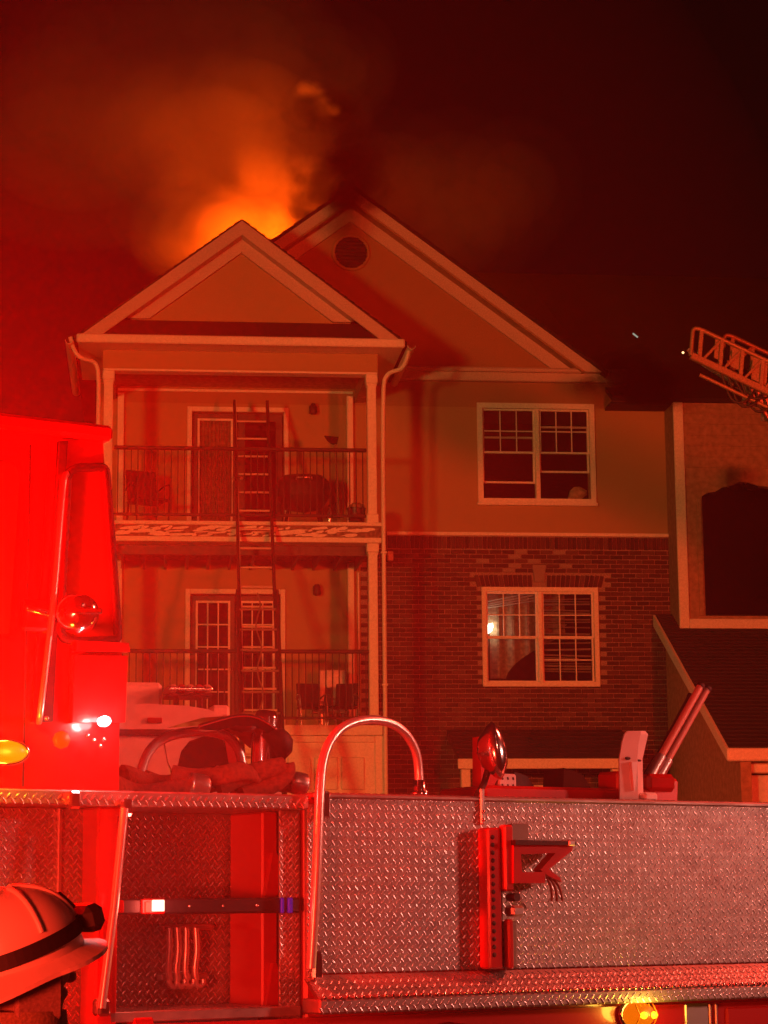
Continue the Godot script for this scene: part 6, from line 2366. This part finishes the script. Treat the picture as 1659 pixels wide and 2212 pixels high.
func make_firefighter() -> void:
	# +z is the way he faces; turned to look to the right and up at the fire
	var d := 4.7
	var hx := (54.0 - 829.5) / LENS * d
	var o := thing("person", "person in pale helmet with dark goggle strap and turnout coat, at lower left", "person", Vector3(hx, -0.018, -d), 128.0)
	var head := Vector3(0, 1.505, 0)
	var st := nb()
	# one continuous figure: trunk, limbs, neck
	var B := []
	B.append([Vector3(0, 0.92, 0), Vector3(0, 1.12, 0.0), 0.155, 0.16])
	B.append([Vector3(0, 1.12, 0), Vector3(0, 1.27, -0.01), 0.16, 0.14])
	for s in [-1.0, 1.0]:
		B.append([Vector3(s * 0.04, 1.29, -0.01), Vector3(s * 0.17, 1.27, -0.01), 0.09, 0.085])
		B.append([Vector3(s * 0.19, 1.26, -0.01), Vector3(s * 0.27, 1.0, 0.0), 0.078, 0.062])
		B.append([Vector3(s * 0.27, 1.0, 0.0), Vector3(s * 0.25, 0.78, 0.12), 0.062, 0.05])
		B.append([Vector3(s * 0.09, 0.90, 0), Vector3(s * 0.11, 0.48, 0.02), 0.115, 0.085])
		B.append([Vector3(s * 0.11, 0.48, 0.02), Vector3(s * 0.12, 0.12, -0.01), 0.085, 0.075])
		B.append([Vector3(s * 0.12, 0.07, -0.02), Vector3(s * 0.14, 0.05, 0.15), 0.06, 0.05])
	sdf_mesh(st, B, 0.014, 0.05)
	var body := put("coat_and_trousers", st, M.coat, o)
	# stand-up collar and reflective bands
	st = nb()
	lathe(st, PackedVector2Array([Vector2(0.13, 1.30), Vector2(0.105, 1.36), Vector2(0.098, 1.42), Vector2(0.09, 1.42), Vector2(0.095, 1.36), Vector2(0.1, 1.32)]), 24, Transform3D(Basis().scaled(Vector3(1.05, 1, 0.95)), Vector3(0, 0, -0.005)))
	put("collar", st, M.coat, o)
	for y in [1.03, 1.2]:
		st = nb()
		lathe(st, PackedVector2Array([Vector2(0.165, y - 0.025), Vector2(0.172, y - 0.02), Vector2(0.172, y + 0.02), Vector2(0.165, y + 0.025)]), 30)
		put("reflective_band", st, M.reflective, o)
	# head and neck
	st = nb()
	var H := []
	H.append([Vector3(0, 1.30, -0.01), Vector3(0, 1.43, 0.0), 0.062, 0.056])
	H.append([head + Vector3(0, 0.035, -0.02), head + Vector3(0, 0.03, 0.02), 0.088, 0.082])
	H.append([head + Vector3(0, -0.03, 0.02), head + Vector3(0, -0.075, 0.055), 0.066, 0.036])
	H.append([head + Vector3(0, 0.0, 0.085), head + Vector3(0, -0.02, 0.112), 0.012, 0.014])
	H.append([head + Vector3(-0.03, 0.028, 0.085), head + Vector3(0.03, 0.028, 0.085), 0.014, 0.014])
	H.append([head + Vector3(-0.018, -0.052, 0.088), head + Vector3(0.018, -0.052, 0.088), 0.009, 0.009])
	for s in [-1.0, 1.0]:
		H.append([head + Vector3(s * 0.035, -0.012, 0.06), head + Vector3(s * 0.05, -0.02, 0.03), 0.026, 0.026])
		H.append([head + Vector3(s * 0.083, 0.015, -0.015), head + Vector3(s * 0.083, -0.025, -0.008), 0.014, 0.009])
	sdf_mesh(st, H, 0.005, 0.02)
	put("head", st, M.skin, o)
	for s in [-1.0, 1.0]:
		st = nb()
		lathe(st, PackedVector2Array([Vector2(0, 0.011), Vector2(0.008, 0.008), Vector2(0.011, 0.0), Vector2(0.008, -0.008), Vector2(0, -0.011)]), 12, Transform3D(Basis(), head + Vector3(s * 0.032, 0.008, 0.082)))
		put("eye", st, M.blind, o)
	# gloved hands with five fingers, slightly curled
	for s in [-1.0, 1.0]:
		var w := Vector3(s * 0.25, 0.78, 0.12)
		var G := []
		G.append([w + Vector3(0, 0.02, -0.01), w + Vector3(0, -0.02, 0.015), 0.036, 0.038])
		G.append([w + Vector3(0, -0.02, 0.015), w + Vector3(0, -0.075, 0.045), 0.036, 0.034])
		for k in 4:
			var q := w + Vector3(s * (0.026 - k * 0.018) * 0.5, -0.09, 0.035 + k * 0.012)
			var ln: float = [0.036, 0.042, 0.04, 0.032][k]
			var k1 := q + Vector3(0, -ln, 0.012)
			G.append([q + Vector3(0, 0.02, 0), k1, 0.0115, 0.0105])
			G.append([k1, k1 + Vector3(-s * 0.012, -ln * 0.6, -0.004), 0.0105, 0.0095])
		var t0 := w + Vector3(-s * 0.02, -0.04, 0.045)
		G.append([t0, t0 + Vector3(-s * 0.012, -0.03, 0.03), 0.014, 0.012])
		G.append([t0 + Vector3(-s * 0.012, -0.03, 0.03), t0 + Vector3(-s * 0.012, -0.06, 0.035), 0.012, 0.01])
		st = nb()
		sdf_mesh(st, G, 0.006, 0.014)
		put("glove", st, M.glove, o)
	# helmet: domed shell with ridges, brim longer at the back, goggle strap
	var hm := holder("helmet", o)
	var tilt := Basis(Vector3.RIGHT, -0.30).scaled(Vector3.ONE * 0.94)
	var hx2 := Transform3D(tilt, head + Vector3(0, 0.045, -0.005))
	st = nb()
	var dome := PackedVector2Array()
	for k in 13:
		var a := PI * 0.5 * k / 12.0
		dome.append(Vector2(sin(a) * 0.118, cos(a) * 0.125))
	dome.append(Vector2(0.122, -0.035))
	dome.append(Vector2(0.112, -0.035))
	lathe(st, dome, 40, hx2 * Transform3D(Basis().scaled(Vector3(0.94, 1.0, 1.16)), Vector3.ZERO))
	put("shell", st, M.helmet, hm)
	for r in 6:
		st = nb()
		var az := PI * r / 3.0 + PI / 6.0
		var pts := PackedVector3Array()
		for k in 9:
			var a := PI * 0.5 * (0.06 + 0.80 * k / 8.0)
			pts.append(hx2 * Vector3(sin(az) * sin(a) * 0.118 * 0.94, cos(a) * 0.125 + 0.001, cos(az) * sin(a) * 0.118 * 1.16))
		tube(st, pts, 0.006, 8)
		put("ridge", st, M.helmet, hm)
	# brim
	st = nb()
	var seg := 48
	for k in seg:
		var q := []
		for kk in [k, k + 1]:
			var a: float = TAU * kk / seg
			var front := cos(a)
			var out_r := 0.158 + (0.03 * front if front > 0.0 else 0.085 * front * front)
			var drop := -0.045 - 0.012 * absf(sin(a)) - (0.03 * front * front if front < 0.0 else 0.0)
			q.append([hx2 * Vector3(sin(a) * 0.108, -0.03, cos(a) * 0.132), hx2 * Vector3(sin(a) * out_r * 0.92, drop, front * out_r), hx2 * Vector3(sin(a) * out_r * 0.92, drop - 0.009, front * out_r), hx2 * Vector3(sin(a) * 0.105, -0.044, cos(a) * 0.128)])
		quad(st, q[0][1], q[1][1], q[1][0], q[0][0])
		quad(st, q[0][2], q[1][2], q[1][1], q[0][1])
		quad(st, q[0][3], q[1][3], q[1][2], q[0][2])
	put("brim", st, M.helmet, hm)
	# goggle strap and goggles
	st = nb()
	for k in seg:
		var q := []
		for kk in [k, k + 1]:
			var a: float = TAU * kk / seg
			var rr := Vector2(0.1165, 0.142)
			var lift := 0.012 * cos(a)
			q.append([hx2 * Vector3(sin(a) * rr.x, 0.017 + lift, cos(a) * rr.y), hx2 * Vector3(sin(a) * (rr.x + 0.003), -0.016 + lift, cos(a) * (rr.y + 0.003))])
		quad(st, q[0][1], q[1][1], q[1][0], q[0][0])
	put("goggle_strap", st, M.strap, hm)
	st = nb()
	box(st, hx2 * Vector3(0, 0.012, 0.155), Vector3(0.16, 0.06, 0.05), 0.015, tilt)
	put("goggles", st, M.strap, hm)
	st = nb()
	box(st, hx2 * Vector3(0, 0.062, 0.122), Vector3(0.06, 0.055, 0.010), 0.004, tilt * Basis(Vector3.RIGHT, -0.62))
	put("front_shield", st, M.strap, hm)
	# ear flap of the hood under the brim
	for s in [-1.0, 1.0]:
		st = nb()
		box(st, head + Vector3(s * 0.088, -0.045, -0.01), Vector3(0.016, 0.11, 0.10), 0.008, Basis(Vector3.UP, s * 0.15))
		put("ear_flap", st, M.hood, hm)

# ---------------------------------------------------------------- ground
func make_ground() -> void:
	var st := nb()
	quad(st, Vector3(-200, 0, 60), Vector3(200, 0, 60), Vector3(200, 0, -300), Vector3(-200, 0, -300))
	var g := put("ground", st, M.lawn, self)
	g.set_meta("kind", "structure")
	g.set_meta("label", "dark grass around the building, hidden behind the fire engine")
	st = nb()
	span(st, Vector3(-120, -0.2, -17), Vector3(120, 0.004, 30))
	var r := put("road", st, M.asphalt, self)
	r.set_meta("kind", "structure")
	r.set_meta("label", "asphalt street under the fire engine")
	st = nb()
	span(st, Vector3(-120, -0.2, -17.2), Vector3(120, 0.13, -17.002), 0.02)
	r = put("kerb", st, M.concrete, self)
	r.set_meta("kind", "structure")
	r.set_meta("label", "concrete kerb between street and grass")

func _ready() -> void:
	rng.seed = 20240611
	# camera
	cam_basis = Basis.from_euler(Vector3(deg_to_rad(PITCH), 0.0, deg_to_rad(ROLL)))
	var cam := Camera3D.new()
	cam.name = "camera"
	add_child(cam)
	cam.position = EYE
	cam.basis = cam_basis
	cam.fov = rad_to_deg(2.0 * atan(1106.0 / LENS))
	cam.near = 0.1
	cam.far = 900.0
	cam.current = true
	# night sky, thinly lit smoke haze in the air
	var we := WorldEnvironment.new()
	we.name = "environment"
	var env := Environment.new()
	env.background_mode = Environment.BG_SKY
	env.tonemap_mode = Environment.TONE_MAPPER_LINEAR
	env.tonemap_exposure = 1.0
	env.sdfgi_enabled = true
	env.ssao_enabled = true
	env.ssil_enabled = true
	var sky := Sky.new()
	var sm := ProceduralSkyMaterial.new()
	sm.sky_top_color = lc(0.004, 0.0008, 0.0006)
	sm.sky_horizon_color = lc(0.008, 0.001, 0.0007)
	sm.ground_horizon_color = lc(0.008, 0.001, 0.0006)
	sm.ground_bottom_color = lc(0.003, 0.0005, 0.0004)
	sky.sky_material = sm
	env.sky = sky
	env.fog_enabled = HAZE > 0.0
	env.fog_density = HAZE
	env.fog_light_color = Color(1.0, 0.95, 0.9)
	env.volumetric_fog_enabled = true
	env.volumetric_fog_density = 0.0
	we.environment = env
	add_child(we)
	# faint moonlight through the smoke
	var moon := DirectionalLight3D.new()
	moon.name = "moonlight"
	moon.rotation_degrees = Vector3(-35, 40, 0)
	moon.light_color = lc(1.0, 0.3, 0.2)
	moon.light_energy = 0.004
	moon.light_angular_distance = 5.0
	moon.shadow_enabled = true
	add_child(moon)
	make_materials()
	for q in LAMPS:
		mast_lamp(q[0], q[1], q[2], q[3], q[4], q[5], q[6], q[7])
	make_ground()
	make_building()
	make_garage()
	make_engine()
	make_rescue_truck()
	make_ladders()
	make_balcony_things()
	make_firefighter()
	make_small()
	make_fire_and_smoke()
